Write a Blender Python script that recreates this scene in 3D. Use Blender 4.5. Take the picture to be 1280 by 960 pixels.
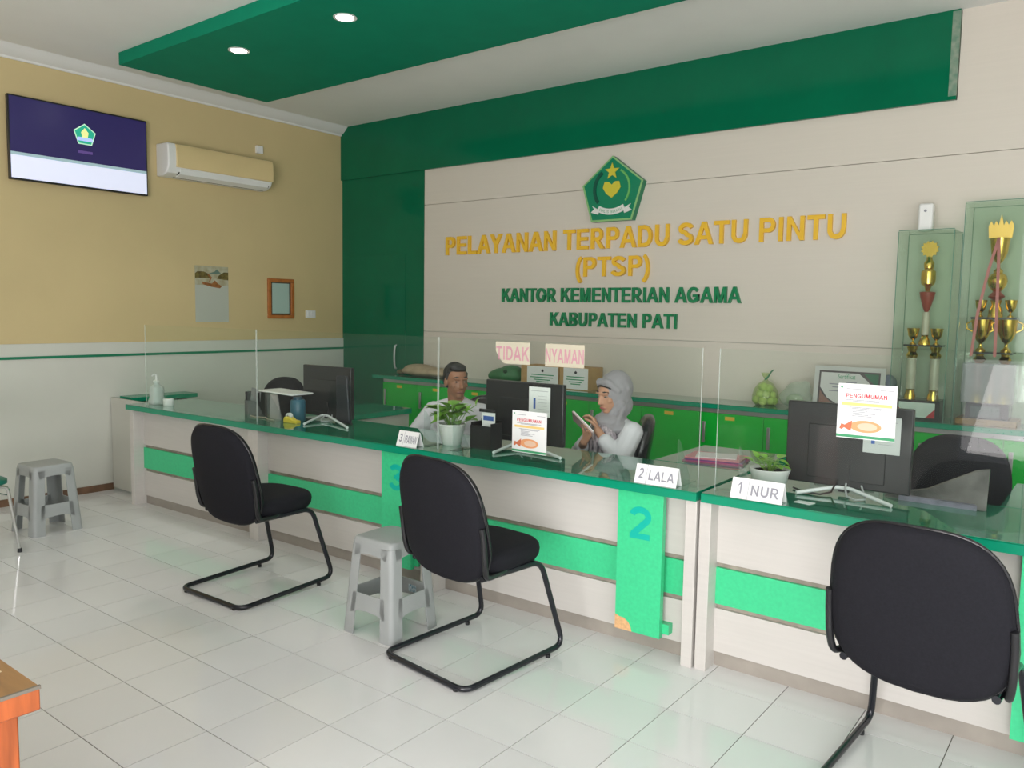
import bpy, bmesh, math, random
from mathutils import Vector, Matrix, Euler

random.seed(7)
for o in list(bpy.data.objects):
    bpy.data.objects.remove(o, do_unlink=True)
scene = bpy.context.scene
COL = scene.collection
PI = math.pi

# ------------------------------------------------------------------ camera
CAM = Vector((6.589, -5.629, 1.505))
FPX = 1000.87
YAW, PITCH, ROLL = 0.6569, 0.0888, -0.0161


def cam_axes():
    cy, sy, cp, sp = math.cos(YAW), math.sin(YAW), math.cos(PITCH), math.sin(PITCH)
    f = Vector((-sy * cp, cy * cp, -sp))
    r = Vector((cy, sy, 0))
    d = f.cross(r)
    c, s = math.cos(ROLL), math.sin(ROLL)
    return c * r + s * d, -s * r + c * d, f


RIGHT, DOWN, FWD = cam_axes()
cam_data = bpy.data.cameras.new('camera')
cam = bpy.data.objects.new('camera', cam_data)
COL.objects.link(cam)
cam_data.sensor_fit = 'HORIZONTAL'
cam_data.sensor_width = 36
cam_data.lens = FPX * 36 / 1280
cam_data.clip_start = 0.05
m = Matrix((RIGHT, -DOWN, -FWD)).transposed().to_4x4()
m.translation = CAM
cam.matrix_world = m
scene.camera = cam

# ------------------------------------------------------------------ world, light, exposure
world = bpy.data.worlds.new('world')
scene.world = world
world.use_nodes = True
bg = world.node_tree.nodes['Background']
bg.inputs[0].default_value = (0.86, 0.93, 1.0, 1)
bg.inputs[1].default_value = 0.9


def area_light(name, loc, aim, sx, sy, power, col):
    d = bpy.data.lights.new(name, 'AREA')
    d.shape = 'RECTANGLE'
    d.size, d.size_y = sx, sy
    d.energy = power
    d.color = col
    o = bpy.data.objects.new(name, d)
    COL.objects.link(o)
    o.location = loc
    o.rotation_euler = (Vector(aim) - Vector(loc)).to_track_quat('-Z', 'Y').to_euler()
    return o


# daylight through the glazed shop front behind the camera and the glazed side door on the right
area_light('front_daylight', (6.9, -8.3, 1.45), (6.7, 0, 1.2), 3.2, 2.5, 128, (1.0, 0.965, 0.97))
area_light('side_daylight', (8.85, -5.2, 1.4), (0, -4.6, 1.0), 2.6, 2.3, 42, (1.0, 0.97, 0.97))

# added fill light, tilted up from the shop front to brighten the ceiling
area_light('ceiling_fill', (6.9, -8.25, 0.6), (5.0, -3.0, 3.3), 3.2, 1.0, 115, (1.0, 0.96, 0.95))

scene.view_settings.view_transform = 'Standard'
scene.view_settings.look = 'None'
try:
    scene.cycles.transparent_max_bounces = 32      # several clear panes stand one behind the other
except Exception:
    pass
scene.view_settings.gamma = 1
scene.view_settings.use_curve_mapping = False
scene.view_settings.exposure = 0.2


# ------------------------------------------------------------------ materials
def lin(c):
    c = c / 255.0
    return c / 12.92 if c <= 0.04045 else ((c + 0.055) / 1.055) ** 2.4


def rgb(h):
    h = h.lstrip('#')
    return tuple(lin(int(h[i:i + 2], 16)) for i in (0, 2, 4)) + (1,)


MATS = {}


def mat(name, col, rough=0.5, metal=0.0, noise=0.0, scale=8.0, stretch=(1, 1, 1), bump=0.0, bscale=60.0,
        coat=0.0, emit=0.0, alpha=1.0, sheen=0.0, spec=0.5, rand=0.0, col2=None, trans=0.0):
    if name in MATS:
        return MATS[name]
    mt = bpy.data.materials.new(name)
    mt.use_nodes = True
    nt = mt.node_tree
    b = nt.nodes['Principled BSDF']
    c = rgb(col) if isinstance(col, str) else tuple(col) + ((1,) if len(col) == 3 else ())
    b.inputs['Base Color'].default_value = c
    b.inputs['Roughness'].default_value = rough
    b.inputs['Metallic'].default_value = metal
    b.inputs['Coat Weight'].default_value = coat
    b.inputs['Coat Roughness'].default_value = 0.03
    b.inputs['Specular IOR Level'].default_value = spec
    b.inputs['Sheen Weight'].default_value = sheen
    b.inputs['Transmission Weight'].default_value = trans
    b.inputs['Alpha'].default_value = alpha
    if emit:
        b.inputs['Emission Color'].default_value = c
        b.inputs['Emission Strength'].default_value = emit
    src = None
    if noise or col2 or bump:
        tc = nt.nodes.new('ShaderNodeTexCoord')
        mp = nt.nodes.new('ShaderNodeMapping')
        mp.inputs['Scale'].default_value = stretch
        nt.links.new(tc.outputs['Object'], mp.inputs[0])
    if noise or col2:
        n = nt.nodes.new('ShaderNodeTexNoise')
        n.inputs['Scale'].default_value = scale
        n.inputs['Detail'].default_value = 5
        nt.links.new(mp.outputs[0], n.inputs['Vector'])
        r = nt.nodes.new('ShaderNodeValToRGB')
        if col2:
            a, e = c, rgb(col2)
        else:
            a = tuple(max(0, v * (1 - noise)) for v in c[:3]) + (1,)
            e = tuple(min(1, v * (1 + noise)) for v in c[:3]) + (1,)
        r.color_ramp.elements[0].position = 0.3
        r.color_ramp.elements[1].position = 0.7
        r.color_ramp.elements[0].color = a
        r.color_ramp.elements[1].color = e
        nt.links.new(n.outputs[0], r.inputs[0])
        src = r.outputs[0]
        nt.links.new(src, b.inputs['Base Color'])
    if rand:
        oi = nt.nodes.new('ShaderNodeObjectInfo')
        hv = nt.nodes.new('ShaderNodeHueSaturation')
        mr = nt.nodes.new('ShaderNodeMapRange')
        mr.inputs['To Min'].default_value = 1 - rand
        mr.inputs['To Max'].default_value = 1 + rand
        nt.links.new(oi.outputs['Random'], mr.inputs[0])
        nt.links.new(mr.outputs[0], hv.inputs['Value'])
        if src:
            nt.links.new(src, hv.inputs['Color'])
        else:
            hv.inputs['Color'].default_value = c
        nt.links.new(hv.outputs[0], b.inputs['Base Color'])
    if bump:
        n2 = nt.nodes.new('ShaderNodeTexNoise')
        n2.inputs['Scale'].default_value = bscale
        n2.inputs['Detail'].default_value = 3
        nt.links.new(mp.outputs[0], n2.inputs['Vector'])
        bp = nt.nodes.new('ShaderNodeBump')
        bp.inputs['Strength'].default_value = bump
        bp.inputs['Distance'].default_value = 0.004
        nt.links.new(n2.outputs[0], bp.inputs['Height'])
        nt.links.new(bp.outputs[0], b.inputs['Normal'])
    MATS[name] = mt
    return mt


def clear_mat(name, tint=(0.955, 0.98, 0.965), haze=0.006, gloss=0.045, hazecol=(0.8, 0.82, 0.8)):
    """thin clear sheet: see-through with a mirror sheen that grows at grazing angles and a little surface haze"""
    if name in MATS:
        return MATS[name]
    mt = bpy.data.materials.new(name)
    mt.use_nodes = True
    nt = mt.node_tree
    nt.nodes.clear()
    out = nt.nodes.new('ShaderNodeOutputMaterial')
    t = nt.nodes.new('ShaderNodeBsdfTransparent')
    t.inputs[0].default_value = tint + (1,)
    g = nt.nodes.new('ShaderNodeBsdfGlossy')
    g.inputs['Roughness'].default_value = 0.02
    g.inputs[0].default_value = (1, 1, 1, 1)
    d = nt.nodes.new('ShaderNodeBsdfDiffuse')
    d.inputs[0].default_value = hazecol + (1,)
    fr = nt.nodes.new('ShaderNodeFresnel')
    fr.inputs[0].default_value = 1.45
    mu = nt.nodes.new('ShaderNodeMath')
    mu.operation = 'MULTIPLY'
    mu.inputs[1].default_value = gloss * 10
    # only the outer side of a pane mirrors: the Fresnel node would give total reflection inside the thin sheet
    ge = nt.nodes.new('ShaderNodeNewGeometry')
    sb = nt.nodes.new('ShaderNodeMath')
    sb.operation = 'SUBTRACT'
    sb.inputs[0].default_value = 1.0
    nt.links.new(ge.outputs['Backfacing'], sb.inputs[1])
    m0 = nt.nodes.new('ShaderNodeMath')
    m0.operation = 'MULTIPLY'
    nt.links.new(fr.outputs[0], m0.inputs[0])
    nt.links.new(sb.outputs[0], m0.inputs[1])
    nt.links.new(m0.outputs[0], mu.inputs[0])
    m1 = nt.nodes.new('ShaderNodeMixShader')
    m2 = nt.nodes.new('ShaderNodeMixShader')
    m1.inputs[0].default_value = haze
    nt.links.new(t.outputs[0], m1.inputs[1])
    nt.links.new(d.outputs[0], m1.inputs[2])
    nt.links.new(mu.outputs[0], m2.inputs[0])
    nt.links.new(m1.outputs[0], m2.inputs[1])
    nt.links.new(g.outputs[0], m2.inputs[2])
    nt.links.new(m2.outputs[0], out.inputs[0])
    MATS[name] = mt
    return mt


WHITE_WALL = mat('panel_white', (0.66, 0.61, 0.535), 0.45, noise=0.014, scale=3, stretch=(0.6, 1, 30), spec=0.3)
PAINT_WHITE = mat('paint_white', (0.62, 0.63, 0.565), 0.6, noise=0.03, scale=2)
CEIL = mat('ceiling_white', (0.85, 0.85, 0.83), 0.8, noise=0.03, scale=1.5)
CORNICE = mat('cornice_white', (0.76, 0.76, 0.74), 0.6)
YELLOW = mat('paint_yellow', (0.62, 0.50, 0.265), 0.38, noise=0.03, scale=2)
DKGREEN = mat('green_panel', (0.003, 0.135, 0.064), 0.10, noise=0.05, scale=3, spec=0.22)
CEILGREEN = mat('green_ceiling_paint', (0.004, 0.24, 0.135), 0.7, noise=0.05, scale=5, spec=0.12)
TOPGREEN = mat('worktop_green', (0.003, 0.20, 0.105), 0.04, noise=0.05, scale=4, coat=0.6)
EDGEGREEN = mat('edge_green', (0.003, 0.27, 0.15), 0.25)
MINT = mat('mint_laminate', (0.05, 0.60, 0.27), 0.35, noise=0.06, scale=60)
LIME = mat('lime_laminate', (0.012, 0.48, 0.05), 0.25, noise=0.04, scale=6)
TURQ = mat('turquoise_paint', (0.0, 0.46, 0.36), 0.4)
LAMWHITE = mat('laminate_white', (0.60, 0.575, 0.54), 0.35, noise=0.025, scale=3, stretch=(1, 1, 25))
PLINTH = mat('plinth_grey', (0.33, 0.30, 0.26), 0.5, noise=0.1, scale=8)
GAP = mat('gap_brown', (0.36, 0.31, 0.26), 0.6, noise=0.2, scale=20)
CHIP = mat('chipboard_tan', (0.72, 0.42, 0.20), 0.8, noise=0.15, scale=80)
BROWNBASE = mat('skirting_brown', (0.16, 0.09, 0.05), 0.5, noise=0.3, scale=10)
TILE = mat('floor_tile', (0.77, 0.77, 0.765), 0.09, noise=0.025, scale=2, rand=0.03, spec=0.5)
GROUT = mat('grout', (0.15, 0.14, 0.115), 0.9)
FABRIC = mat('black_fabric', (0.010, 0.010, 0.014), 0.85, noise=0.15, scale=120, bump=0.25, bscale=500, sheen=0.0, spec=0.25)
PLASTIC = mat('black_plastic', (0.012, 0.012, 0.014), 0.35)
LEATHER = mat('black_leather', (0.010, 0.010, 0.012), 0.2, bump=0.3, bscale=40)
TUBE = mat('black_tube', (0.010, 0.011, 0.016), 0.22)
CHROME = mat('chrome', (0.72, 0.72, 0.72), 0.15, metal=1)
STEEL = mat('brushed_steel', (0.55, 0.55, 0.55), 0.35, metal=0.9)
SILVER = mat('silver_plastic', (0.62, 0.64, 0.65), 0.3, metal=0.3)
STOOL = mat('grey_plastic', (0.36, 0.38, 0.375), 0.42, noise=0.05, scale=6)
GOLD = mat('gold', (0.85, 0.55, 0.12), 0.2, metal=1)
GOLDLET = mat('gold_letter', (0.84, 0.50, 0.035), 0.35)
GREENLET = mat('green_letter', (0.006, 0.22, 0.085), 0.35)
WHITEPL = mat('white_plastic', (0.80, 0.80, 0.78), 0.3)
CREAMPL = mat('aged_cream_plastic', (0.74, 0.58, 0.30), 0.35, noise=0.03, scale=3)
DARK = mat('dark_slot', (0.02, 0.02, 0.02), 0.6)
PAPER = mat('paper', (0.82, 0.83, 0.82), 0.7)
PAPERGREY = mat('paper_grey', (0.55, 0.57, 0.56), 0.7)
INK = mat('ink_black', (0.03, 0.03, 0.035), 0.6)
INKGREY = mat('ink_grey', (0.28, 0.28, 0.32), 0.6)
INKRED = mat('ink_red', (0.62, 0.02, 0.04), 0.6)
INKPINK = mat('ink_pink', (0.75, 0.30, 0.42), 0.6)
INKGREEN = mat('ink_green', (0.05, 0.32, 0.14), 0.6)
INKORANGE = mat('ink_orange', (0.80, 0.36, 0.16), 0.6)
INKPEACH = mat('ink_peach', (0.80, 0.55, 0.40), 0.6)
INKYELLOW = mat('ink_yellow', (0.85, 0.62, 0.22), 0.6)
STICKER = mat('sticker_yellow', (0.75, 0.50, 0.05), 0.5)
INKBLUE = mat('ink_blue', (0.05, 0.12, 0.4), 0.6)
CARD = mat('cardboard', (0.50, 0.31, 0.13), 0.8, noise=0.08, scale=30)
WOODRED = mat('reddish_wood', (0.42, 0.10, 0.025), 0.35, noise=0.35, scale=4, stretch=(1, 10, 1))
WOODTOP = mat('worn_wood_top', (0.30, 0.16, 0.06), 0.4, noise=0.2, scale=5, stretch=(1, 8, 1))
WOODFRAME = mat('orange_wood', (0.42, 0.14, 0.03), 0.4, noise=0.2, scale=20)
LEAF = mat('leaf_green', (0.13, 0.36, 0.03), 0.35, col2='#9ccb50', scale=25, rand=0.25)
STEM = mat('stem_green', (0.16, 0.33, 0.05), 0.5)
SOIL = mat('soil', (0.05, 0.03, 0.02), 0.9)
ACRYL = clear_mat('clear_acrylic')
ACRYLEDGE = clear_mat('acrylic_edge', tint=(0.9, 0.95, 0.93), haze=0.35, gloss=0.1, hazecol=(0.85, 0.9, 0.88))
ACRYLFOOT = clear_mat('acrylic_foot', tint=(0.93, 0.96, 0.95), haze=0.05, gloss=0.12)
CASEGLASS = clear_mat('case_glass', tint=(0.90, 0.95, 0.915), haze=0.010, gloss=0.06)
SKINM = mat('skin_brown', (0.33, 0.15, 0.085), 0.5, noise=0.05, scale=15)
SKINF = mat('skin_tan', (0.52, 0.27, 0.17), 0.5, noise=0.05, scale=15)
SHIRT = mat('white_shirt', (0.66, 0.64, 0.68), 0.8, bump=0.3, bscale=25)
HIJAB = mat('grey_headscarf', (0.30, 0.28, 0.30), 0.75, bump=0.5, bscale=14, sheen=0.2)
SCARFP = mat('patterned_scarf', (0.05, 0.04, 0.055), 0.8, col2='#c9bcc2', scale=45, stretch=(1.6, 1.6, 0.45))
HAIR = mat('black_hair', (0.008, 0.007, 0.007), 0.5, bump=0.5, bscale=150)
TROUSER = mat('dark_trousers', (0.02, 0.022, 0.03), 0.85)


# ------------------------------------------------------------------ mesh helpers
class MB:
    def __init__(self):
        self.v, self.f, self.mi = [], [], []

    def add(self, vs, fs, mi=0):
        n = len(self.v)
        self.v += [tuple(v) for v in vs]
        self.f += [tuple(i + n for i in f) for f in fs]
        self.mi += [mi] * len(fs)
        return self

    def box(self, x0, x1, y0, y1, z0, z1, mi=0, M=None):
        vs = [Vector((x, y, z)) for z in (z0, z1) for y in (y0, y1) for x in (x0, x1)]
        if M:
            vs = [M @ v for v in vs]
        return self.add(vs, [(0, 2, 3, 1), (4, 5, 7, 6), (0, 1, 5, 4), (2, 6, 7, 3), (0, 4, 6, 2), (1, 3, 7, 5)], mi)

    def prism(self, pts, d0, d1, axis='y', mi=0, M=None):
        """2-D outline (a,b) pushed from d0 to d1 along axis; the outline lies in the two other axes"""
        def p3(a, b, d):
            v = {'x': (d, a, b), 'y': (a, d, b), 'z': (a, b, d)}[axis]
            return M @ Vector(v) if M else Vector(v)
        n = len(pts)
        vs = [p3(a, b, d0) for a, b in pts] + [p3(a, b, d1) for a, b in pts]
        fs = [tuple(range(n))[::-1], tuple(range(n, 2 * n))]
        fs += [(i, (i + 1) % n, n + (i + 1) % n, n + i) for i in range(n)]
        return self.add(vs, fs, mi)

    def tube(self, path, r, seg=10, mi=0, closed=False, caps=True):
        path = [Vector(p) for p in path]
        n = len(path)
        rs = r if isinstance(r, (list, tuple)) else [r] * n
        T = []
        for i in range(n):
            if closed:
                t = path[(i + 1) % n] - path[i - 1]
            else:
                t = path[min(i + 1, n - 1)] - path[max(i - 1, 0)]
            T.append(t.normalized())
        up = Vector((0, 0, 1)) if abs(T[0].z) < 0.9 else Vector((1, 0, 0))
        N = (up - T[0] * up.dot(T[0])).normalized()
        vs = []
        for i in range(n):
            N = (N - T[i] * N.dot(T[i])).normalized()
            B = T[i].cross(N)
            for k in range(seg):
                a = 2 * PI * k / seg
                vs.append(path[i] + (N * math.cos(a) + B * math.sin(a)) * rs[i])
        fs = []
        for i in range(n if closed else n - 1):
            j = (i + 1) % n
            for k in range(seg):
                l = (k + 1) % seg
                fs.append((i * seg + k, i * seg + l, j * seg + l, j * seg + k))
        if caps and not closed:
            fs.append(tuple(range(seg))[::-1])
            fs.append(tuple((n - 1) * seg + k for k in range(seg)))
        return self.add(vs, fs, mi)

    def lathe(self, prof, seg=20, c=(0, 0, 0), mi=0, cap=True):
        vs = []
        for r, z in prof:
            for k in range(seg):
                a = 2 * PI * k / seg
                vs.append((c[0] + r * math.cos(a), c[1] + r * math.sin(a), c[2] + z))
        fs = []
        for i in range(len(prof) - 1):
            for k in range(seg):
                l = (k + 1) % seg
                fs.append((i * seg + k, i * seg + l, (i + 1) * seg + l, (i + 1) * seg + k))
        if cap:
            fs.append(tuple(range(seg))[::-1])
            fs.append(tuple((len(prof) - 1) * seg + k for k in range(seg)))
        return self.add(vs, fs, mi)

    def ball(self, c, r, seg=14, rings=9, mi=0, M=None):
        rx, ry, rz = (r, r, r) if not isinstance(r, (tuple, list)) else r
        vs = [Vector((0, 0, -rz))]
        for i in range(1, rings):
            t = -PI / 2 + PI * i / rings
            for k in range(seg):
                a = 2 * PI * k / seg
                vs.append(Vector((rx * math.cos(t) * math.cos(a), ry * math.cos(t) * math.sin(a), rz * math.sin(t))))
        vs.append(Vector((0, 0, rz)))
        if M:
            vs = [M @ v for v in vs]
        vs = [v + Vector(c) for v in vs]
        fs = [(0, 1 + (k + 1) % seg, 1 + k) for k in range(seg)]
        for i in range(rings - 2):
            for k in range(seg):
                l = (k + 1) % seg
                a, b = 1 + i * seg, 1 + (i + 1) * seg
                fs.append((a + k, a + l, b + l, b + k))
        e = len(vs) - 1
        b = 1 + (rings - 2) * seg
        fs += [(b + k, b + (k + 1) % seg, e) for k in range(seg)]
        return self.add(vs, fs, mi)

    def mesh(self, name, mats, smooth=None):
        me = bpy.data.meshes.new(name)
        me.from_pydata(self.v, [], self.f)
        for mm in (mats if isinstance(mats, (list, tuple)) else [mats]):
            me.materials.append(mm)
        me.polygons.foreach_set('material_index', self.mi)
        bm = bmesh.new()
        bm.from_mesh(me)
        bmesh.ops.recalc_face_normals(bm, faces=bm.faces)
        bm.to_mesh(me)
        bm.free()
        if smooth is not None:
            me.polygons.foreach_set('use_smooth', [True] * len(me.polygons))
            if smooth < 180:
                me.set_sharp_from_angle(angle=math.radians(smooth))
        me.update()
        return me

    def build(self, name, mats, parent=None, smooth=None, bevel=0.0, seg=2):
        o = bpy.data.objects.new(name, self.mesh(name, mats, smooth if not bevel else 40))
        COL.objects.link(o)
        o.parent = parent
        if bevel:
            b = o.modifiers.new('bevel', 'BEVEL')
            b.width = bevel
            b.segments = seg
            b.limit_method = 'ANGLE'
            b.angle_limit = math.radians(40)
        return o


def tag(o, label=None, cat=None, group=None, kind=None):
    if label:
        o['label'] = label
    if cat:
        o['category'] = cat
    if group:
        o['group'] = group
    if kind:
        o['kind'] = kind
    return o


def thing(name, label, cat, loc=(0, 0, 0), rz=0.0, group=None):
    o = bpy.data.objects.new(name, None)
    COL.objects.link(o)
    o.empty_display_size = 0.05
    o.location = loc
    o.rotation_euler = (0, 0, rz)
    return tag(o, label, cat, group)


def copy_tree(o, parent=None):
    c = o.copy()
    COL.objects.link(c)
    c.parent = parent
    for ch in list(o.children):
        copy_tree(ch, c)
    return c


def dup(o, label, loc, rz=0.0, group=None):
    c = copy_tree(o)
    c.location = loc
    c.rotation_euler = (0, 0, rz)
    return tag(c, label, None, group)


def box(name, x0, x1, y0, y1, z0, z1, mt, parent=None, bevel=0.0):
    return MB().box(x0, x1, y0, y1, z0, z1).build(name, mt, parent, bevel=bevel)


def struct(name, mb, mt, bevel=0.0, smooth=None, parent=None):
    o = mb.build(name, mt, parent, smooth=smooth, bevel=bevel)
    if parent is None:
        o['kind'] = 'structure'
    return o


def place_xz(x, y, z):
    """text plane facing -Y"""
    return Matrix(((1, 0, 0, x), (0, 0, -1, y), (0, 1, 0, z), (0, 0, 0, 1)))


def raw_text(body, bold=0.02, extrude=0.0, res=3):
    cu = bpy.data.curves.new('txt', 'FONT')
    cu.body = body
    cu.offset = bold
    cu.extrude = extrude
    cu.resolution_u = res
    o = bpy.data.objects.new('txt', cu)
    COL.objects.link(o)
    dg = bpy.context.evaluated_depsgraph_get()
    me = bpy.data.meshes.new_from_object(o.evaluated_get(dg))
    bpy.data.objects.remove(o)
    bpy.data.curves.remove(cu)
    return me


def bounds(me):
    xs = [v.co.x for v in me.vertices]
    ys = [v.co.y for v in me.vertices]
    return min(xs), max(xs), min(ys), max(ys)


def text_fit(name, body, M, x0, x1, y0, y1, mt, parent, bold=0.02, depth=0.0):
    """flat or raised lettering filling the rectangle x0..x1, y0..y1 of plane M"""
    me = raw_text(body, bold, 0.5 if depth else 0.0)
    a, b, c, d = bounds(me)
    for v in me.vertices:
        v.co = M @ Vector((x0 + (v.co.x - a) / (b - a) * (x1 - x0), y0 + (v.co.y - c) / (d - c) * (y1 - y0), (v.co.z + 0.5) * depth if depth else 0.0))
    me.materials.clear()
    me.materials.append(mt)
    me.name = name
    o = bpy.data.objects.new(name, me)
    COL.objects.link(o)
    o.parent = parent
    return o


# ---- bold sans capitals built from strokes and arcs, capital height 1
def stroke_path(pts, w):
    n = len(pts)
    P = [Vector((a, b)) for a, b in pts]
    L, Rr = [], []
    for i in range(n):
        d = (P[min(i + 1, n - 1)] - P[max(i - 1, 0)]).normalized()
        nn = Vector((-d.y, d.x)) * w / 2
        L.append(P[i] + nn)
        Rr.append(P[i] - nn)
    return [[tuple(L[i]), tuple(Rr[i]), tuple(Rr[i + 1]), tuple(L[i + 1])] for i in range(n - 1)]


def arc_pts(cx, cy, rx, ry, a0, a1, n=14):
    return [(cx + rx * math.cos(math.radians(a0 + (a1 - a0) * k / n)), cy + ry * math.sin(math.radians(a0 + (a1 - a0) * k / n))) for k in range(n + 1)]


def rc(x0, x1, y0, y1):
    return [(x0, y0), (x1, y0), (x1, y1), (x0, y1)]


def glyph(ch):
    """advance and convex pieces of one bold capital, digit or bracket"""
    w = 0.195
    h = w / 2
    l = 0.10
    if ch == ' ':
        return 0.39, []
    if ch == 'I':
        return 0.39, [rc(l, l + w, 0, 1)]
    if ch == 'L':
        return 0.85, [rc(l, l + w, 0, 1), rc(l + w, 0.80, 0, w * 0.9)]
    if ch == 'T':
        return 0.85, [rc(0.03, 0.82, 1 - w * 0.9, 1), rc(0.425 - h, 0.425 + h, 0, 1 - w * 0.9)]
    if ch == 'E':
        return 0.92, [rc(l, l + w, 0, 1), rc(l + w, 0.85, 0, w * 0.88), rc(l + w, 0.80, 0.43, 0.43 + w * 0.88), rc(l + w, 0.84, 1 - w * 0.88, 1)]
    if ch == 'H':
        return 1.0, [rc(l, l + w, 0, 1), rc(0.9 - w, 0.9, 0, 1), rc(l + w, 0.9 - w, 0.43, 0.43 + w)]
    if ch == 'N':
        return 1.0, [rc(l, l + w, 0, 1), rc(0.9 - w, 0.9, 0, 1), [(l + w * 0.9, 1), (l, 1), (0.9 - w * 0.9, 0), (0.9, 0)]]
    if ch == 'M':
        return 1.16, [rc(l, l + w * 0.95, 0, 1), rc(1.06 - w * 0.95, 1.06, 0, 1), [(l, 1), (0.49, 0), (0.67, 0), (l + 0.27, 1)], [(1.06, 1), (1.06 - 0.27, 1), (0.49, 0), (0.67, 0)]]
    if ch == 'A':
        return 1.0, [[(0.0, 0), (0.215, 0), (0.60, 1), (0.39, 1)], [(1.0, 0), (0.785, 0), (0.40, 1), (0.61, 1)], rc(0.24, 0.76, 0.225, 0.225 + w * 0.87)]
    if ch == 'Y':
        return 0.93, [rc(0.465 - h, 0.465 + h, 0, 0.45), [(0.0, 1), (0.235, 1), (0.55, 0.50), (0.465 + h, 0.40), (0.465 - h, 0.40)], [(0.93, 1), (0.695, 1), (0.38, 0.50), (0.465 - h, 0.40), (0.465 + h, 0.40)]]
    if ch == 'W':
        return 1.3, [[(0, 1), (0.21, 1), (0.42, 0), (0.24, 0)], [(0.24, 0), (0.43, 0), (0.74, 1), (0.56, 1)], [(0.56, 1), (0.74, 1), (1.06, 0), (0.87, 0)], [(0.87, 0), (1.06, 0), (1.3, 1), (1.09, 1)]]
    if ch == 'K':
        return 1.0, [rc(l, l + w, 0, 1), [(l + w, 0.30), (l + w, 0.57), (0.70, 1), (0.97, 1)], [(0.40, 0.52), (0.54, 0.67), (1.0, 0), (0.75, 0)]]
    if ch == 'U':
        return 1.0, [rc(l, l + w, 0.38, 1), rc(0.9 - w, 0.9, 0.38, 1)] + stroke_path(arc_pts(0.5, 0.38, 0.4 - h, 0.39 - h, 180, 360, 18), w)
    if ch == 'O':
        return 1.08, stroke_path(arc_pts(0.54, 0.5, 0.48 - h, 0.51 - h, 0, 360, 30), w)
    if ch == 'D':
        return 1.0, [rc(l, l + w, 0, 1), rc(l + w, 0.5, 0, w * 0.9), rc(l + w, 0.5, 1 - w * 0.9, 1)] + stroke_path(arc_pts(0.48, 0.5, 0.46 - h, 0.5 - h * 0.9, -90, 90, 20), w * 0.95)
    if ch in 'PR':
        g = [rc(l, l + w, 0, 1), rc(l + w, 0.56, 1 - w * 0.88, 1), rc(l + w, 0.56, 0.39, 0.39 + w * 0.88)] + stroke_path(arc_pts(0.55, 0.695, 0.32 - h, 0.305 - h * 0.88, -90, 90, 14), w * 0.95)
        if ch == 'R':
            g.append([(0.42, 0.42), (0.64, 0.42), (0.99, 0), (0.75, 0)])
            return 1.0, g
        return 0.93, g
    if ch == 'B':
        g = [rc(l, l + w, 0, 1)]
        for c, rr in ((0.745, 0.255), (0.275, 0.275)):
            g += [rc(l + w, 0.58, c + rr - w * 0.86, c + rr), rc(l + w, 0.58, c - rr, c - rr + w * 0.86)] + stroke_path(arc_pts(0.57, c, 0.33 - h, rr - h * 0.86, -90, 90, 14), w * 0.92)
        return 0.98, g
    if ch == 'G':
        return 1.08, stroke_path(arc_pts(0.54, 0.5, 0.48 - h, 0.51 - h, 38, 325, 26), w) + [rc(0.56, 0.99, 0.37, 0.53), rc(0.99 - w * 0.9, 0.99, 0.13, 0.53)]
    if ch == 'S':
        p = arc_pts(0.46, 0.735, 0.30, 0.175, 12, 262, 16) + arc_pts(0.47, 0.275, 0.315, 0.185, 80, -168, 18)
        return 0.93, stroke_path(p, w * 0.98)
    if ch in '()':
        p = arc_pts(0.62, 0.36, 0.44, 0.72, 118, 242, 16)
        if ch == ')':
            p = [(0.46 - x, y) for x, y in p]
        return 0.46, stroke_path(p, w * 0.85)
    if ch == '1':
        return 0.78, [rc(0.34, 0.34 + w, 0, 1), [(0.34, 0.80), (0.34, 1.0), (0.10, 0.78), (0.10, 0.62)]]
    if ch == '2':
        p = arc_pts(0.40, 0.70, 0.27, 0.21, 170, -35, 16) + [(0.16, 0.13)]
        return 0.78, stroke_path(p, w) + [rc(0.06, 0.73, 0, w * 0.9)]
    if ch == '3':
        return 0.78, stroke_path(arc_pts(0.37, 0.735, 0.25, 0.175, 165, -85, 16), w) + stroke_path(arc_pts(0.37, 0.29, 0.275, 0.20, 88, -168, 18), w) + [rc(0.27, 0.42, 0.44, 0.58)]
    return 0.5, [rc(0.1, 0.4, 0, 1)]


def glyph_run(body):
    x, out = 0.0, []
    for ch in body:
        a, g = glyph(ch)
        out.append((ch, [[(px + x, py) for px, py in p] for p in g]))
        x += a
    xs = [px for _, g in out for p in g for px, _ in p]
    return out, min(xs), max(xs)


def caps_mesh(polys, M, depth):
    mb = MB()
    for p in polys:
        if depth:
            mb.prism(p, 0.0, depth + 0.0006 * len(mb.f) / 6, 'z', M=M)
        else:
            mb.add([M @ Vector((a, b, 0.00001 * len(mb.f))) for a, b in p], [tuple(range(len(p)))])
    return mb


def letters(body, M, x0, x1, y0, cap, mt, parent, depth=0.02):
    """raised lettering, one mesh per letter, spread from x0 to x1 with capital height cap"""
    out, a, b = glyph_run(body)
    k = (x1 - x0) / (b - a)
    for ch, polys in out:
        if polys:
            caps_mesh([[(x0 + (px - a) * k, y0 + py * cap) for px, py in p] for p in polys], M, depth).build('letter', mt, parent)


def caps_fit(name, body, M, x0, x1, y0, y1, mt, parent):
    """flat printed capitals filling the rectangle x0..x1, y0..y1 of plane M"""
    out, a, b = glyph_run(body)
    k = (x1 - x0) / (b - a)
    return caps_mesh([[(x0 + (px - a) * k, y0 + py * (y1 - y0)) for px, py in p] for _, g in out for p in g], M, 0).build(name, mt, parent)


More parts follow.
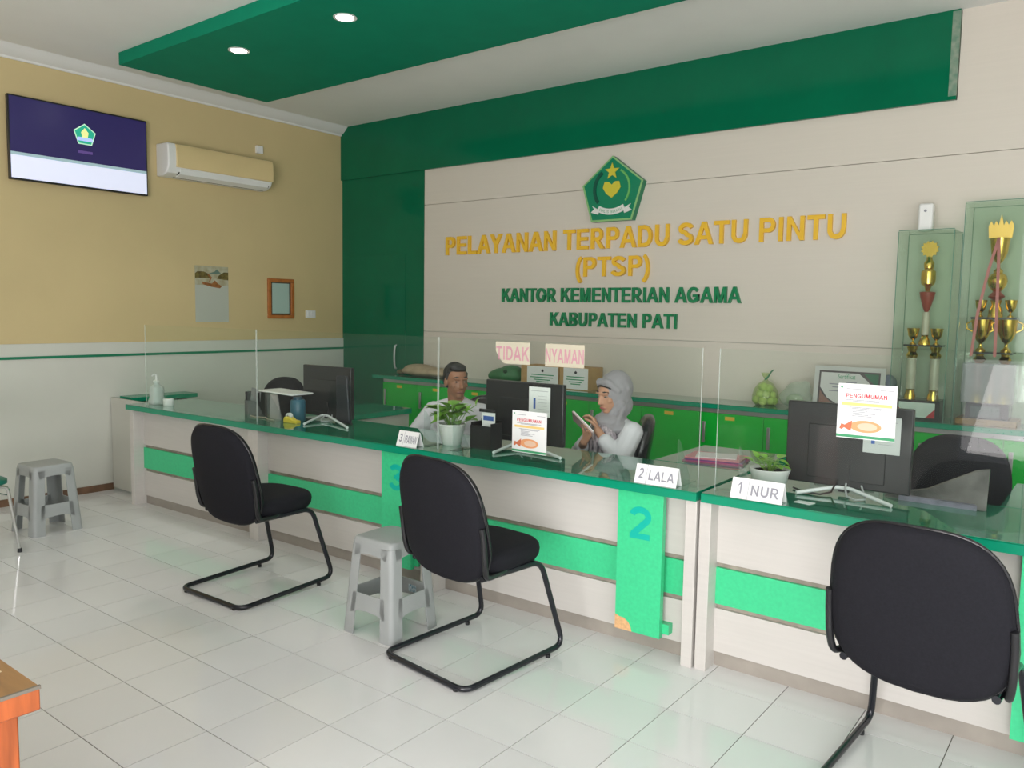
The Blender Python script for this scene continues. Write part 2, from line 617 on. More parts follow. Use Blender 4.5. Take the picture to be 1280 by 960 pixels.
# ------------------------------------------------------------------ the room
ZC = 3.37
XR, YF = 8.9, -8.4
floor = struct('floor', MB().box(-0.1, XR, YF, 0.1, -0.12, -0.0025), GROUT)
tile_me = MB().box(-0.1483, 0.1483, -0.1483, 0.1483, -0.008, 0.0).mesh('tile', TILE)


def project(p):
    q = Vector(p) - CAM
    d = q.dot(FWD)
    if d < 0.2:
        return None
    return 640 + FPX * q.dot(RIGHT) / d, 480 + FPX * q.dot(DOWN) / d, d


cells = []
for i in range(-12, 19):
    for j in range(-17, 12):
        cx, cy = 3.473 + 0.3 * i + 0.15, -3.515 + 0.3 * j + 0.15
        if cx < -0.15 or cx > XR + 0.15 or cy < YF - 0.15 or cy > 0.1:
            continue
        q = project((cx, cy, 0))
        vis = q is not None and -40 < q[0] < 1320 and q[1] < 1010
        if vis and cy > -2.3:
            vis = False
        cells.append((0 if vis else 1, q[2] if q else 99, cx, cy))
cells.sort()
rest = MB()
for k, (nv, d, cx, cy) in enumerate(cells):
    if nv == 0 and k < 300:
        o = bpy.data.objects.new('tile', tile_me)
        COL.objects.link(o)
        o.location = (cx, cy, 0)
        o.parent = floor
    else:
        rest.box(max(cx - 0.1483, -0.02), min(cx + 0.1483, XR), max(cy - 0.1483, YF), min(cy + 0.1483, 0.02), -0.008, 0.0)
tag(rest.build('remaining_tiles', TILE, floor), kind='stuff')

struct('wall_left', MB().box(-0.12, 0, YF, 0.1, 0, ZC + 0.1), YELLOW)
ws = struct('trim_1', MB().box(0, 0.012, YF, -0.001, 0.0, 1.212), PAINT_WHITE, bevel=0.003)
struct('trim_2', MB().box(0.0115, 0.019, YF, -0.001, 1.097, 1.117), mat('stripe_green', (0.01, 0.20, 0.10), 0.4))
struct('baseboard_left', MB().box(0.0, 0.02, YF, -2.47, 0.0, 0.055), BROWNBASE)
# coving between the left wall and the ceiling
prof = [(0, 3.285), (0.012, 3.285), (0.02, 3.30), (0.05, 3.315), (0.085, 3.345), (0.1, 3.36), (0.112, 3.37), (0, 3.37)]
struct('trim_3', MB().prism([(a, b) for a, b in prof], YF, -0.03, 'y'), CORNICE, smooth=35)

wb = struct('wall_back', MB().box(-0.1, XR + 0.1, 0, 0.12, 0, ZC + 0.1), PAINT_WHITE)
for (x0, x1, z0, z1) in [(1.178, XR, 0.0, 1.313), (1.178, XR, 1.317, 2.509), (1.178, XR, 2.513, 2.84), (5.652, XR, 2.84, ZC)]:
    box('wall_panel', x0, x1, -0.02, 0, z0, z1, WHITE_WALL, wb)
box('green_panel', 0.0, 1.175, -0.024, 0, 0, 2.838, DKGREEN, wb)
gb = box('green_band', 0.0, 5.648, -0.045, 0, 2.838, ZC, DKGREEN, wb)
box('worn_edge', 5.605, 5.6485, -0.047, -0.001, 2.86, ZC - 0.01, mat('worn_green', (0.10, 0.22, 0.15), 0.6, col2='#8f9a88', scale=25), gb)
# flush green door in the green panel
door = struct('door_1', MB().box(0.12, 0.93, -0.0285, -0.0235, 0.0, 2.06), DKGREEN, bevel=0.002)
hd = MB()
hd.tube([(0.81, -0.028, 1.165), (0.81, -0.045, 1.16), (0.81, -0.054, 1.12), (0.81, -0.057, 1.05), (0.81, -0.054, 0.98), (0.81, -0.045, 0.94), (0.81, -0.028, 0.935)], 0.009, 10)
hd.build('door_handle', SILVER, door, smooth=60)

struct('ceiling', MB().box(-0.1, XR + 0.1, YF - 0.1, 0.1, ZC, ZC + 0.15), CEIL)
cp = struct('ceiling_panel', MB().box(0.54, 6.9, -2.6, -1.32, 3.28, 3.3695), CEILGREEN, bevel=0.003)
# right wall and shop front (out of frame): solid with a glazed opening in each
rw = MB()
rw.box(XR, XR + 0.12, YF, -6.6, 0, ZC + 0.1)
rw.box(XR, XR + 0.12, -3.8, 0.1, 0, ZC + 0.1)
rw.box(XR, XR + 0.12, -6.6, -3.8, 2.6, ZC + 0.1)
struct('wall_right', rw, PAINT_WHITE)
fw = MB()
fw.box(-0.1, 5.2, YF - 0.12, YF, 0, ZC + 0.1)
fw.box(8.6, XR + 0.1, YF - 0.12, YF, 0, ZC + 0.1)
fw.box(5.2, 8.6, YF - 0.12, YF, 2.75, ZC + 0.1)
struct('wall_front', fw, PAINT_WHITE)
wf = MB()
for x in (5.2, 6.31, 7.43, 8.54):
    wf.box(x, x + 0.06, YF - 0.1, YF - 0.04, 0, 2.75)
wf.box(5.26, 8.54, YF - 0.1, YF - 0.04, 0, 0.07)
wf.box(5.26, 8.54, YF - 0.1, YF - 0.04, 2.69, 2.75)
struct('window_1', wf, STEEL)

# downlights in the green ceiling panel
LAMP = mat('lamp_glow', (1, 0.98, 0.95), 0.5, emit=25)
dl = thing('downlight', 'round recessed ceiling light nearest the left wall in the green panel', 'ceiling light', (1.577, -2.28, 3.28), 0, 'recessed lights in the green ceiling panel')
MB().lathe([(0.072, 0.0), (0.072, -0.004), (0.06, -0.006), (0.052, -0.002)], 28, cap=False).build('rim', WHITEPL, dl, smooth=40)
MB().lathe([(0.052, -0.001), (0.052, -0.004)], 28).build('diffuser', LAMP, dl)
dup(dl, 'round recessed ceiling light nearer the top edge, second from the left wall', (2.67, -2.27, 3.28), 0, 'recessed lights in the green ceiling panel')
for k in range(2):
    ld = bpy.data.lights.new('downlight_lamp', 'SPOT')
    ld.energy = 20
    ld.spot_size = math.radians(115)
    ld.spot_blend = 0.6
    ld.shadow_soft_size = 0.05
    ld.color = (1, 0.98, 0.95)
    lo = bpy.data.objects.new('downlight_lamp', ld)
    COL.objects.link(lo)
    lo.location = (1.577 + 1.093 * k, -2.275, 3.26)

# ------------------------------------------------------------------ the service desks
ZT = 0.77
SL = math.radians(1.26)


def line_y(x):
    return -2.45 + (x - 5.19) * math.tan(SL)


def desk_unit(label, x0, w, rz, yb, number=None, col=None, chip=False, left=True):
    t = thing('service_desk', label, 'desk', (x0, yb, 0), rz, 'white and green service desks in a row')
    H = 0.73
    box('post', 0.0, 0.05, -0.08, 0.02, 0, H, LAMWHITE, t, 0.002)
    box('post', w - 0.05, w, -0.08, 0.02, 0, H, LAMWHITE, t, 0.002)
    box('panel', 0.05, w - 0.05, 0.0, 0.016, 0.458, H, LAMWHITE, t)
    box('stripe_panel', 0.05, w - 0.05, -0.002, 0.014, 0.277, 0.436, MINT, t)
    box('panel', 0.05, w - 0.05, 0.0, 0.016, 0.066, 0.256, LAMWHITE, t)
    box('backing', 0.05, w - 0.05, 0.017, 0.022, 0.062, H, GAP, t)
    box('plinth', 0.05, w - 0.05, 0.012, 0.03, 0, 0.065, PLINTH, t)
    box('side_panel', 0.0, 0.02, 0.02, 0.46, 0.03, H, LAMWHITE, t)
    box('side_panel', w - 0.02, w, 0.02, 0.46, 0.03, H, LAMWHITE, t)
    if number:
        a, b = col
        c = box('number_column', a, b, -0.07, -0.04, 0.085, H, MINT, t)
        tag(c, 'mint green upright board with a turquoise number %s' % number)
        box('spacer', a + 0.03, b + 0.03, -0.04, 0.0, 0.10, 0.145, MINT, c)
        caps_fit('numeral', number, place_xz(0, -0.0712, 0), a + 0.06, b - 0.055, 0.515, 0.66, TURQ, c)
        if chip:
            pts = [(a - 0.0005, 0.0845), (a + 0.085, 0.0845), (a + 0.08, 0.105), (a + 0.068, 0.125), (a + 0.06, 0.13), (a + 0.045, 0.14), (a + 0.02, 0.142), (a - 0.0005, 0.15)]
            MB().prism(pts, -0.0708, -0.0698, 'y').build('chipped_corner', CHIP, c)
    return t


desk_unit('leftmost white and green service desk, beside the yellow wall', 0.62, 1.523, SL, line_y(0.62))
desk_unit('white and green service desk with the number 3 board, second from the left wall', 2.143, 1.523, SL, line_y(2.143), '3', (1.165, 1.39))
desk_unit('white and green service desk with the number 2 board in the middle', 3.666, 1.523, SL, line_y(3.666), '2', (1.145, 1.366), True)
desk_unit('white and green service desk at the right behind the nearest black chair', 5.2, 1.523, 0, -2.44, '1', (1.15, 1.375))


def worktop(name, label, x0, x1, rz, y0, y1):
    o = thing(name, label, 'worktop', (x0, y0, ZT), rz, 'green glass-topped worktops')
    w, d = x1 - x0, y1 - y0
    box('board', 0, w, 0, d, -0.04, -0.006, EDGEGREEN, o)
    box('glass_top', 0, w, 0, d, -0.006, 0, TOPGREEN, o, 0.0015)
    return o


worktop('worktop', 'long glossy green worktop running over the three left desks', 0.605, 5.196, SL, line_y(0.605) - 0.10, line_y(0.605) + 0.47)
worktop('worktop', 'glossy green worktop of the right desk with the name 1 NUR', 5.212, 6.9, 0, -2.54, -1.96)


def desk_return(label, x0, x1, y0, y1, side):
    t = thing('desk_return', label, 'desk', (x0, y0, 0), 0, 'green side returns behind the desks')
    w, d = x1 - x0, y1 - y0
    box('board', 0, w, 0, d, 0.73, 0.764, EDGEGREEN, t)
    box('glass_top', 0, w, 0, d, 0.764, 0.77, TOPGREEN, t, 0.0015)
    box('side_panel', w - 0.04, w - 0.02, 0.0, d - 0.01, 0, 0.73, LAMWHITE, t)
    box('side_panel', 0.02, 0.04, 0.0, d - 0.01, 0, 0.73, LAMWHITE, t)
    box('back_panel', 0.04, w - 0.04, d - 0.03, d - 0.012, 0.08, 0.73, LAMWHITE, t)
    return t


desk_return('green-topped side return with white end beside the leftmost monitor', 1.85, 2.29, -2.0, -1.3, 1)
desk_return('green-topped side return holding magazines behind the 2 LALA sign', 4.70, 5.185, -1.975, -1.37, 1)
desk_return('green-topped side return at the right picture edge', 6.22, 6.9, -1.955, -1.38, 1)

# half gate between wall and desk, and green ledge on the wall behind it
g = thing('half_gate', 'low pale half gate between the left wall and the first desk', 'gate', (0.025, -2.46, 0))
box('leaf', 0, 0.585, -0.02, 0.0, 0.02, 0.763, mat('gate_grey', (0.55, 0.55, 0.49), 0.5), g, 0.002)
box('hinge', 0.565, 0.59, -0.026, -0.02, 0.62, 0.70, STEEL, g)
box('hinge', 0.565, 0.59, -0.026, -0.02, 0.12, 0.20, STEEL, g)
lg = thing('wall_ledge', 'short green ledge fixed on the left wall behind the first desk', 'shelf', (0.012, -2.40, 0.735))
box('board', 0, 0.21, 0, 0.57, 0, 0.034, EDGEGREEN, lg)
box('bracket', 0, 0.16, 0.04, 0.06, -0.12, 0.0, WHITEPL, lg)
box('bracket', 0, 0.16, 0.5, 0.52, -0.12, 0.0, WHITEPL, lg)

# ------------------------------------------------------------------ clear screens on the worktop
scr_lab = ['clear acrylic screen on the leftmost desk', 'clear acrylic screen before the man in the white shirt', 'clear acrylic screen before the woman in the grey headscarf', 'clear acrylic screen on the right desk with the raised notice']
for lb, x0, x1 in zip(scr_lab, (0.75, 2.106, 3.681, 5.235), (2.10, 3.675, 5.165, 6.75)):
    if x0 < 5.2:
        yy, rz = line_y(x0) - 0.015, SL
    else:
        yy, rz = -2.455, 0
    t = thing('acrylic_screen', lb, 'screen', (x0, yy, ZT), rz, 'clear screens along the counter')
    w = x1 - x0
    box('pane', 0.002, w - 0.002, -0.002, 0.002, 0.0, 0.6, ACRYL, t)
    box('edge', 0, 0.002, -0.002, 0.002, 0.0, 0.6, ACRYLEDGE, t)
    box('edge', w - 0.002, w, -0.002, 0.002, 0.0, 0.6, ACRYLEDGE, t)
    for x in (0.10, w - 0.10):
        MB().prism([(0.003, 0), (0.14, 0), (0.13, 0.02), (0.022, 0.19), (0.003, 0.2)], x - 0.002, x + 0.002, 'x').build('support_foot', ACRYLFOOT, t)
        box('base_plate', x - 0.03, x + 0.03, 0.003, 0.14, 0.0, 0.003, ACRYL, t)

# reflected window lettering, painted as pale sheets with pink letters on the screen
REFLPALE = mat('cream_reflection', (0.80, 0.74, 0.58), 0.6, alpha=0.5)
REFLPINK = mat('pink_reflection', (0.70, 0.32, 0.42), 0.6, alpha=0.6)
for lb, x0, x1, tx in [('pale painted reflection of pink letters TIDAK on the clear screen', 4.065, 4.275, 'TIDAK'), ('pale painted reflection of pink letters NYAMAN on the clear screen', 4.365, 4.585, 'NYAMAN')]:
    t = thing('screen_reflection', lb, 'sticker', (x0, line_y(x0) - 0.0185, 1.252))  # filed under sticker, but a painted reflection
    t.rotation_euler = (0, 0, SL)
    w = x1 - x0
    MB().prism([(0.05 if tx == 'TIDAK' else 0, 0), (w, 0), (w, 0.108), (0, 0.108), (0, 0.06 if tx == 'TIDAK' else 0.001)], -0.0008, 0.0, 'y').build('sheet', REFLPALE, t)
    caps_fit('lettering', tx, place_xz(0, -0.0011, 0), 0.003, w - 0.003, 0.018, 0.086, REFLPINK, t)


def notice(label, x, y, z, rz, s=0.207, lean=0.0):
    t = thing('notice_sheet', label, 'notice', (x, y, z), rz, 'square PENGUMUMAN notices on the screens')
    M = place_xz(0, -0.0012, 0)
    box('sheet', 0, s, -0.001, 0.0, 0, s, PAPER, t)
    caps_fit('heading', 'PENGUMUMAN', M, s * 0.14, s * 0.84, s * 0.745, s * 0.82, INKRED, t)
    box('yellow_band', s * 0.07, s * 0.93, -0.0013, -0.001, s * 0.60, s * 0.655, INKYELLOW, t)
    lines = MB()
    for k, (a, b, h) in enumerate([(0.14, 0.84, 0.70), (0.25, 0.72, 0.68), (0.2, 0.8, 0.565), (0.25, 0.75, 0.545), (0.26, 0.52, 0.51), (0.26, 0.48, 0.485), (0.26, 0.66, 0.46), (0.26, 0.54, 0.435), (0.26, 0.6, 0.41), (0.14, 0.40, 0.90), (0.72, 0.95, 0.90)]):
        lines.box(s * a, s * b, -0.0013, -0.001, s * h, s * (h + 0.01), 0)
    lines.build('text_line', INKGREY, t)
    el = [(s * (0.50 + 0.27 * math.cos(2 * PI * k / 36)), s * (0.23 + 0.11 * math.sin(2 * PI * k / 36))) for k in range(36)]
    MB().prism(el, -0.0014, -0.001, 'y').build('orange_oval', INKORANGE, t)
    el = [(s * (0.53 + 0.17 * math.cos(2 * PI * k / 30)), s * (0.23 + 0.07 * math.sin(2 * PI * k / 30))) for k in range(30)]
    MB().prism(el, -0.0017, -0.0014, 'y').build('inner_oval', INKPEACH, t)
    meg = [(0.05, 0.17), (0.09, 0.15), (0.13, 0.19), (0.25, 0.13), (0.27, 0.33), (0.14, 0.24), (0.08, 0.26)]
    MB().prism([(s * a, s * b) for a, b in meg], -0.0019, -0.0014, 'y').build('megaphone', mat('print_brick', (0.60, 0.17, 0.08), 0.6), t)
    box('green_band', 0, s, -0.0013, -0.001, s * 0.015, s * 0.065, INKGREEN, t)
    MB().lathe([(s * 0.02, 0), (s * 0.02, 0.0003)], 12).build('seal', INKGREEN, t).matrix_local = Matrix.Translation((s * 0.06, -0.001, s * 0.93)) @ Matrix.Rotation(PI / 2, 4, 'X')
    return t


notice('square PENGUMUMAN notice before the monitor between the man and woman', 4.176, line_y(4.176) - 0.019, 0.817, SL)
n2 = notice('square PENGUMUMAN notice stuck high before the right monitor', 5.718, -2.459, 1.052, 0)
for lb, x, y, z, w, h, rz in [('small white paper strip behind the notice on the middle monitor', 4.045, -2.178, 0.955, 0.14, 0.158, 0), ('small pale paper sheet under the notice on the right monitor', 5.748, -2.178, 0.96, 0.14, 0.15, 0)]:
    t = thing('paper_note', lb, 'paper', (x, y, z), rz, 'papers taped to the monitor backs')
    box('sheet', 0, w, -0.001, 0, 0, h, PAPER if x < 5 else PAPERGREY, t)
    ln = MB()
    for k in range(5):
        ln.box(w * 0.42, w * 0.85, -0.0014, -0.001, h * (0.25 + 0.11 * k), h * (0.25 + 0.11 * k) + 0.0012)
    ln.box(w * 0.1, w * 0.9, -0.0014, -0.001, h * 0.86, h * 0.872)
    ln.build('text_line', INKGREY, t)
    MB().box(w * 0.22, w * 0.32, -0.0014, -0.001, h * 0.25, h * 0.62).build('blue_stamp', INKBLUE, t)


def name_sign(label, x, y, rz, w, num, name, split):
    """white tent card in a clear holder"""
    t = thing('name_sign', label, 'sign', (x, y, ZT), rz, 'name signs on the worktops')
    h, dp = 0.085, 0.05
    ang = math.atan2(dp * 0.6, h)
    M = Matrix.Rotation(-ang, 4, 'X')
    MB().box(0, w, -0.0008, 0.0008, 0.0, h, M=M).build('front_card', PAPER, t)
    M2 = Matrix.Translation((0, dp * 1.2, 0)) @ Matrix.Rotation(ang, 4, 'X')
    MB().box(0, w, -0.0008, 0.0008, 0.0, h, M=M2).build('back_card', PAPER, t)
    MB().box(0, w, 0, dp * 1.2, 0, 0.002).build('base', ACRYL, t)
    P = M @ place_xz(0, -0.0012, 0)
    caps_fit('numeral', num, P, w * (0.09 if num != '1' else split * 0.40), w * (split - 0.07 if num != '1' else split * 0.62), h * 0.25, h * 0.8, INKGREY, t)
    caps_fit('name', name, P, w * (split + 0.06), w * 0.93, h * 0.22, h * 0.72, INKGREY, t)
    MB().box(w * split, w * split + 0.0015, -0.0012, -0.0008, 0, h, M=M).build('divider', INKGREY, t)
    return t


name_sign('small white name card marked 3 beside the potted plant', 3.43, line_y(3.43) - 0.078, SL, 0.15, '3', 'IRAWAN', 0.3)
name_sign('white name card reading 2 LALA', 4.895, line_y(4.895) - 0.085, SL, 0.20, '2', 'LALA', 0.27)
name_sign('white name card reading 1 NUR', 5.335, -2.535, 0, 0.212, '1', 'NUR', 0.33)


# ------------------------------------------------------------------ monitors
def fillet(pts, r, seg=6):
    out = [Vector(pts[0])]
    for i in range(1, len(pts) - 1):
        p, a, b = Vector(pts[i]), Vector(pts[i - 1]), Vector(pts[i + 1])
        u, v = (a - p).normalized(), (b - p).normalized()
        s, e = p + u * r, p + v * r
        for k in range(seg + 1):
            t = k / seg
            out.append(s * (1 - t) ** 2 + p * 2 * t * (1 - t) + e * t * t)
    out.append(Vector(pts[-1]))
    return out


def monitor(label, x0, x1, z0, z1, y, feet):
    t = thing('monitor', label, 'monitor', ((x0 + x1) / 2, y, ZT), 0, 'black computer monitors seen from behind')
    w, a, b = (x1 - x0) / 2, z0 - ZT, z1 - ZT
    box('housing', -w, w, -0.02, 0.012, a, b, PLASTIC, t, 0.006)
    box('back_bulge', -w * 0.62, w * 0.62, -0.0265, -0.02, a + 0.03, b - 0.09, PLASTIC, t, 0.003)
    box('screen', -w + 0.012, w - 0.012, 0.0118, 0.0128, a + 0.02, b - 0.012, mat('dark_screen', (0.01, 0.012, 0.02), 0.1), t)
    box('neck', -0.02, 0.02, -0.03, -0.01, 0.012, a + 0.1, PLASTIC, t)
    (ax, ay), (bx, by) = feet
    leg = MB()
    leg.tube(fillet([(ax, ay, 0.008), (-0.03, -0.03, 0.03), (0.03, -0.03, 0.03), (bx, by, 0.008)], 0.015), 0.008, 10)
    leg.build('stand_leg', mat('stand_white', (0.74, 0.76, 0.77), 0.25), t, smooth=60)
    cb = MB()
    pts = [(0.01, -0.03, a + 0.02), (0.012, -0.05, a + 0.005), (0.03, -0.09, 0.01), (0.07, -0.12, 0.006), (0.1, -0.09, 0.006), (0.09, -0.05, 0.01), (0.07, -0.03, a + 0.02)]
    cb.tube(pts, 0.004, 8)
    cb.build('cable', mat('grey_cable', (0.4, 0.41, 0.42), 0.5), t, smooth=60)
    cb = MB()
    cb.tube([(-0.03, -0.03, a + 0.02), (-0.04, -0.06, 0.012), (-0.07, -0.11, 0.006), (-0.14, -0.10, 0.006), (-0.2, -0.05, 0.006)], 0.004, 8)
    cb.build('cable', PLASTIC, t, smooth=60)
    return t


monitor('black monitor seen from behind on the left desk', 2.11, 2.60, 0.79, 1.13, -2.15, ((0.10, -0.28), (0.42, -0.20)))
monitor('black monitor seen from behind between the man and the woman', 3.737, 4.262, 0.80, 1.132, -2.15, ((0.0, -0.27), (0.35, -0.165)))
monitor('black monitor seen from behind on the right desk', 5.432, 5.93, 0.80, 1.148, -2.15, ((-0.155, -0.15), (0.21, -0.14)))
sp = thing('tablet_stand', 'slim dark upright device in front of the left monitor', 'device', (2.575, -2.214, ZT), 0.0)
MB().prism([(-0.055, 0.006), (0.075, 0.006), (0.05, 0.30), (0.035, 0.312), (-0.045, 0.312), (-0.055, 0.30)], -0.012, 0.012, 'y').build('case', mat('navy_black', (0.012, 0.014, 0.022), 0.4), sp, bevel=0.006)
box('base', -0.06, 0.08, -0.014, 0.014, 0, 0.006, PLASTIC, sp)


# ------------------------------------------------------------------ visitor chairs
def pillow(outline, prof, M=None, bend=0.0):
    """closed cushion: the outline (a,b) is scaled ring by ring with offsets along the third axis"""
    n = len(outline)
    vs, fs = [], []
    for s, d in prof:
        for a, b in outline:
            x, z = a * s, b * s
            vs.append(Vector((x, d - bend * x * x, z)))
    for i in range(len(prof) - 1):
        for k in range(n):
            l = (k + 1) % n
            fs.append((i * n + k, i * n + l, (i + 1) * n + l, (i + 1) * n + k))
    fs.append(tuple(range(n))[::-1])
    fs.append(tuple((len(prof) - 1) * n + k for k in range(n)))
    if M:
        vs = [M @ v for v in vs]
    return vs, fs


def superell(W, H, n, taper=0.0, seg=44):
    out = []
    for k in range(seg):
        a = 2 * PI * k / seg
        c, s = math.cos(a), math.sin(a)
        x = math.copysign(abs(c) ** (2 / n), c) * W
        z = math.copysign(abs(s) ** (2 / n), s) * H
        out.append((x * (1 - taper * z / H), z))
    return out


def visitor_chair():
    """chair faces +Y; origin on the floor under the middle of the rear floor bar"""
    t = thing('visitor_chair', 'x', 'chair')
    w, dp = 0.258, 0.60
    r = 0.0125
    path = [(-w * 0.83, 0.13, 0.425), (-w * 0.83, dp - 0.11, 0.425), (-w, dp, 0.03), (-w, 0, 0.014), (w, 0, 0.014), (w, dp, 0.03), (w * 0.83, dp - 0.11, 0.425), (w * 0.83, 0.13, 0.425)]
    MB().tube(fillet(path, 0.06), r, 12).build('tube_frame', TUBE, t, smooth=60)
    for x in (-w + 0.05, w - 0.05):
        MB().lathe([(0.012, 0), (0.012, 0.012)], 10, (x, 0, 0)).build('glide', PLASTIC, t)
    for y in (0.5,):
        for x in (-w, w):
            MB().lathe([(0.011, 0), (0.011, 0.014)], 10, (x, y, 0)).build('glide', PLASTIC, t)
    # seat
    out = superell(0.232, 0.235, 3.6, 0.06)
    prof = [(0.80, -0.05), (0.93, -0.045), (0.985, -0.025), (1.0, 0.0), (0.985, 0.02), (0.93, 0.034), (0.8, 0.042), (0.5, 0.045)]
    M = Matrix(((1, 0, 0, 0), (0, 0, 1, 0.325), (0, 1, 0, 0.475), (0, 0, 0, 1)))
    vs, fs = pillow(out, prof, M)
    MB().add(vs, fs).build('seat', FABRIC, t, smooth=70)
    vs, fs = pillow(superell(0.215, 0.215, 3.6, 0.06), [(0.9, -0.061), (1, -0.055), (1, -0.04)], M)
    MB().add(vs, fs).build('seat_pan', PLASTIC, t, smooth=40)
    # backrest, leaning back
    lean = math.radians(11)
    MBk = Matrix.Translation((0, 0.075, 0.647)) @ Matrix.Rotation(lean, 4, 'X')
    out = superell(0.255, 0.266, 3.1, 0.07)
    prof = [(0.5, -0.034), (0.82, -0.032), (0.94, -0.026), (0.985, -0.014), (1.0, 0.0)]
    vs, fs = pillow(out, prof, MBk, -0.55)
    b = MB().add(vs, fs).build('backrest_shell', FABRIC, t, smooth=70)
    tag(b, 'black fabric-covered back of the backrest')
    vs, fs = pillow(out, [(1.0, 0.001), (0.985, 0.02), (0.92, 0.034), (0.78, 0.04), (0.45, 0.042)], MBk, -0.55)
    MB().add(vs, fs).build('backrest_cushion', FABRIC, t, smooth=70)
    rim = [MBk @ Vector((a * 1.002, 0.001 + 0.55 * a * a, c * 1.002)) for a, c in out]
    MB().tube(rim, 0.0065, 8, closed=True).build('piping', LEATHER, t, smooth=60)
    for s in (-1, 1):
        pth = [(s * 0.19, 0.38, 0.435), (s * 0.222, 0.22, 0.43), (s * 0.246, 0.125, 0.435), (s * 0.254, 0.108, 0.50), (s * 0.256, 0.098, 0.60), (s * 0.253, 0.088, 0.65)]
        mb = MB()
        pp = fillet(pth, 0.03, 4)
        for off in (0.0,):
            mb.tube(pp, [0.012] * len(pp), 8)
        mb.build('back_bracket', PLASTIC, t, smooth=60)
    return t


vc = visitor_chair()
tag(vc, 'black visitor chair before the number 3 desk, furthest left of the three', 'chair', 'black cantilever visitor chairs')
vc.location = (2.915, -3.39, 0)
vc.rotation_euler = (0, 0, math.radians(2))
dup(vc, 'black visitor chair next to the grey stool before the middle desk', (4.345, -3.30, 0), math.radians(-6), 'black cantilever visitor chairs')
dup(vc, 'nearest black visitor chair, before the right desk and cut by the picture edge', (6.13, -3.15, 0), math.radians(-4), 'black cantilever visitor chairs')


# ------------------------------------------------------------------ plastic stools
def stool(label, loc, rz, sticker=False):
    t = thing('plastic_stool', label, 'stool', loc, rz, 'grey plastic stools')
    H = 0.455
    T, B = 0.128, 0.162           # half widths at top and floor

    def hw(z):
        return B + (T - B) * z / H
    out = superell(T, T, 9, 0, 56)
    vs, fs = pillow(out, [(1.022, -0.034), (1.012, -0.014), (0.99, -0.004), (0.95, 0.0015), (0.9, 0.003)], Matrix(((1, 0, 0, 0), (0, 0, 1, 0), (0, 1, 0, H - 0.003), (0, 0, 0, 1))))
    MB().add(vs, fs).build('seat', STOOL, t, smooth=50)
    th = 0.005

    def wall(pts):
        """pts (u,z) outline on one side; returns outer and inner rings"""
        mb = MB()
        n = len(pts)
        vs = [Vector((u, -hw(z), z)) for u, z in pts] + [Vector((u * 0.98, -hw(z) + th, z)) for u, z in pts]
        fs = [tuple(range(n)), tuple(range(n, 2 * n))[::-1]] + [(i, (i + 1) % n, n + (i + 1) % n, n + i) for i in range(n)]
        return vs, fs
    sk = [(-T * 0.82, H - 0.03), (T * 0.82, H - 0.03), (0.10, 0.37), (0.06, 0.383), (0.0, 0.388), (-0.06, 0.383), (-0.10, 0.37)]
    rl = [(-0.1, 0.20), (0, 0.198), (0.1, 0.20), (0.11, 0.10), (0.06, 0.118), (0, 0.122), (-0.06, 0.118), (-0.11, 0.10)]
    for k in range(4):
        R = Matrix.Rotation(k * PI / 2, 4, 'Z')
        vs, fs = wall(sk)
        MB().add([R @ v for v in vs], fs).build('skirt', STOOL, t)
        vs, fs = wall(rl)
        ro = MB().add([R @ v for v in vs], fs).build('rail', STOOL, t)
        if sticker and k == 2:
            MB().box(-0.03, 0.02, -hw(0.155) + 0.0052, -hw(0.155) + 0.0062, 0.135, 0.175, M=R).build('sticker', mat('sticker_teal', (0.02, 0.2, 0.3), 0.4, col2='#dfe8ea', scale=90), ro)
        # corner leg: rounded angle section that flares towards the floor
        mb = MB()
        zs = [0.0, 0.1, 0.2, 0.3, 0.425]
        ring = []
        for z in zs:
            h, leg, rr = hw(z), 0.066 + 0.008 * (1 - z / H), 0.024
            o = [(h - leg, -h)]
            o += [(h - rr + rr * math.sin(a), -h + rr - rr * math.cos(a)) for a in [PI / 2 * q / 5 for q in range(6)]]
            o += [(h, -h + leg), (h - th, -h + leg)]
            o += [(h - rr + (rr - th) * math.sin(a), -h + rr - (rr - th) * math.cos(a)) for a in [PI / 2 * (5 - q) / 5 for q in range(6)]]
            o += [(h - leg, -h + th)]
            ring.append([Vector((a, b, z)) for a, b in o])
        n = len(ring[0])
        vs = [R @ v for rg in ring for v in rg]
        fs = [(i * n + q, i * n + (q + 1) % n, (i + 1) * n + (q + 1) % n, (i + 1) * n + q) for i in range(len(zs) - 1) for q in range(n)]
        fs += [tuple(range(n))[::-1], tuple((len(zs) - 1) * n + q for q in range(n))]
        mb.add(vs, fs).build('leg', STOOL, t, smooth=40)
    return t


stool('grey plastic stool standing between two black visitor chairs', (3.885, -3.04, 0), math.radians(2), True)
stool('grey plastic stool by the left wall beside the green chair', (0.89, -3.345, 0), math.radians(3))

# ------------------------------------------------------------------ green chair cut by the left edge
gc = thing('folding_chair', 'green vinyl chair with chrome legs cut by the left picture edge', 'chair', (1.30, -3.67, 0), math.radians(12))
GV = mat('green_vinyl', (0.005, 0.16, 0.11), 0.4)
vs, fs = pillow(superell(0.20, 0.20, 3.5), [(0.9, -0.02), (1, -0.01), (1, 0.012), (0.92, 0.022), (0.6, 0.027)], Matrix(((1, 0, 0, -0.205), (0, 0, 1, -0.2), (0, 1, 0, 0.44), (0, 0, 0, 1))))
MB().add(vs, fs).build('seat', GV, gc, smooth=60)
vs, fs = pillow(superell(0.2, 0.11, 3.2), [(0.9, -0.015), (1, -0.006), (1, 0.008), (0.9, 0.018)], Matrix.Translation((-0.205, -0.42, 0.74)) @ Matrix.Rotation(math.radians(12), 4, 'X'), 0.0)
MB().add(vs, fs).build('backrest', GV, gc, smooth=60)
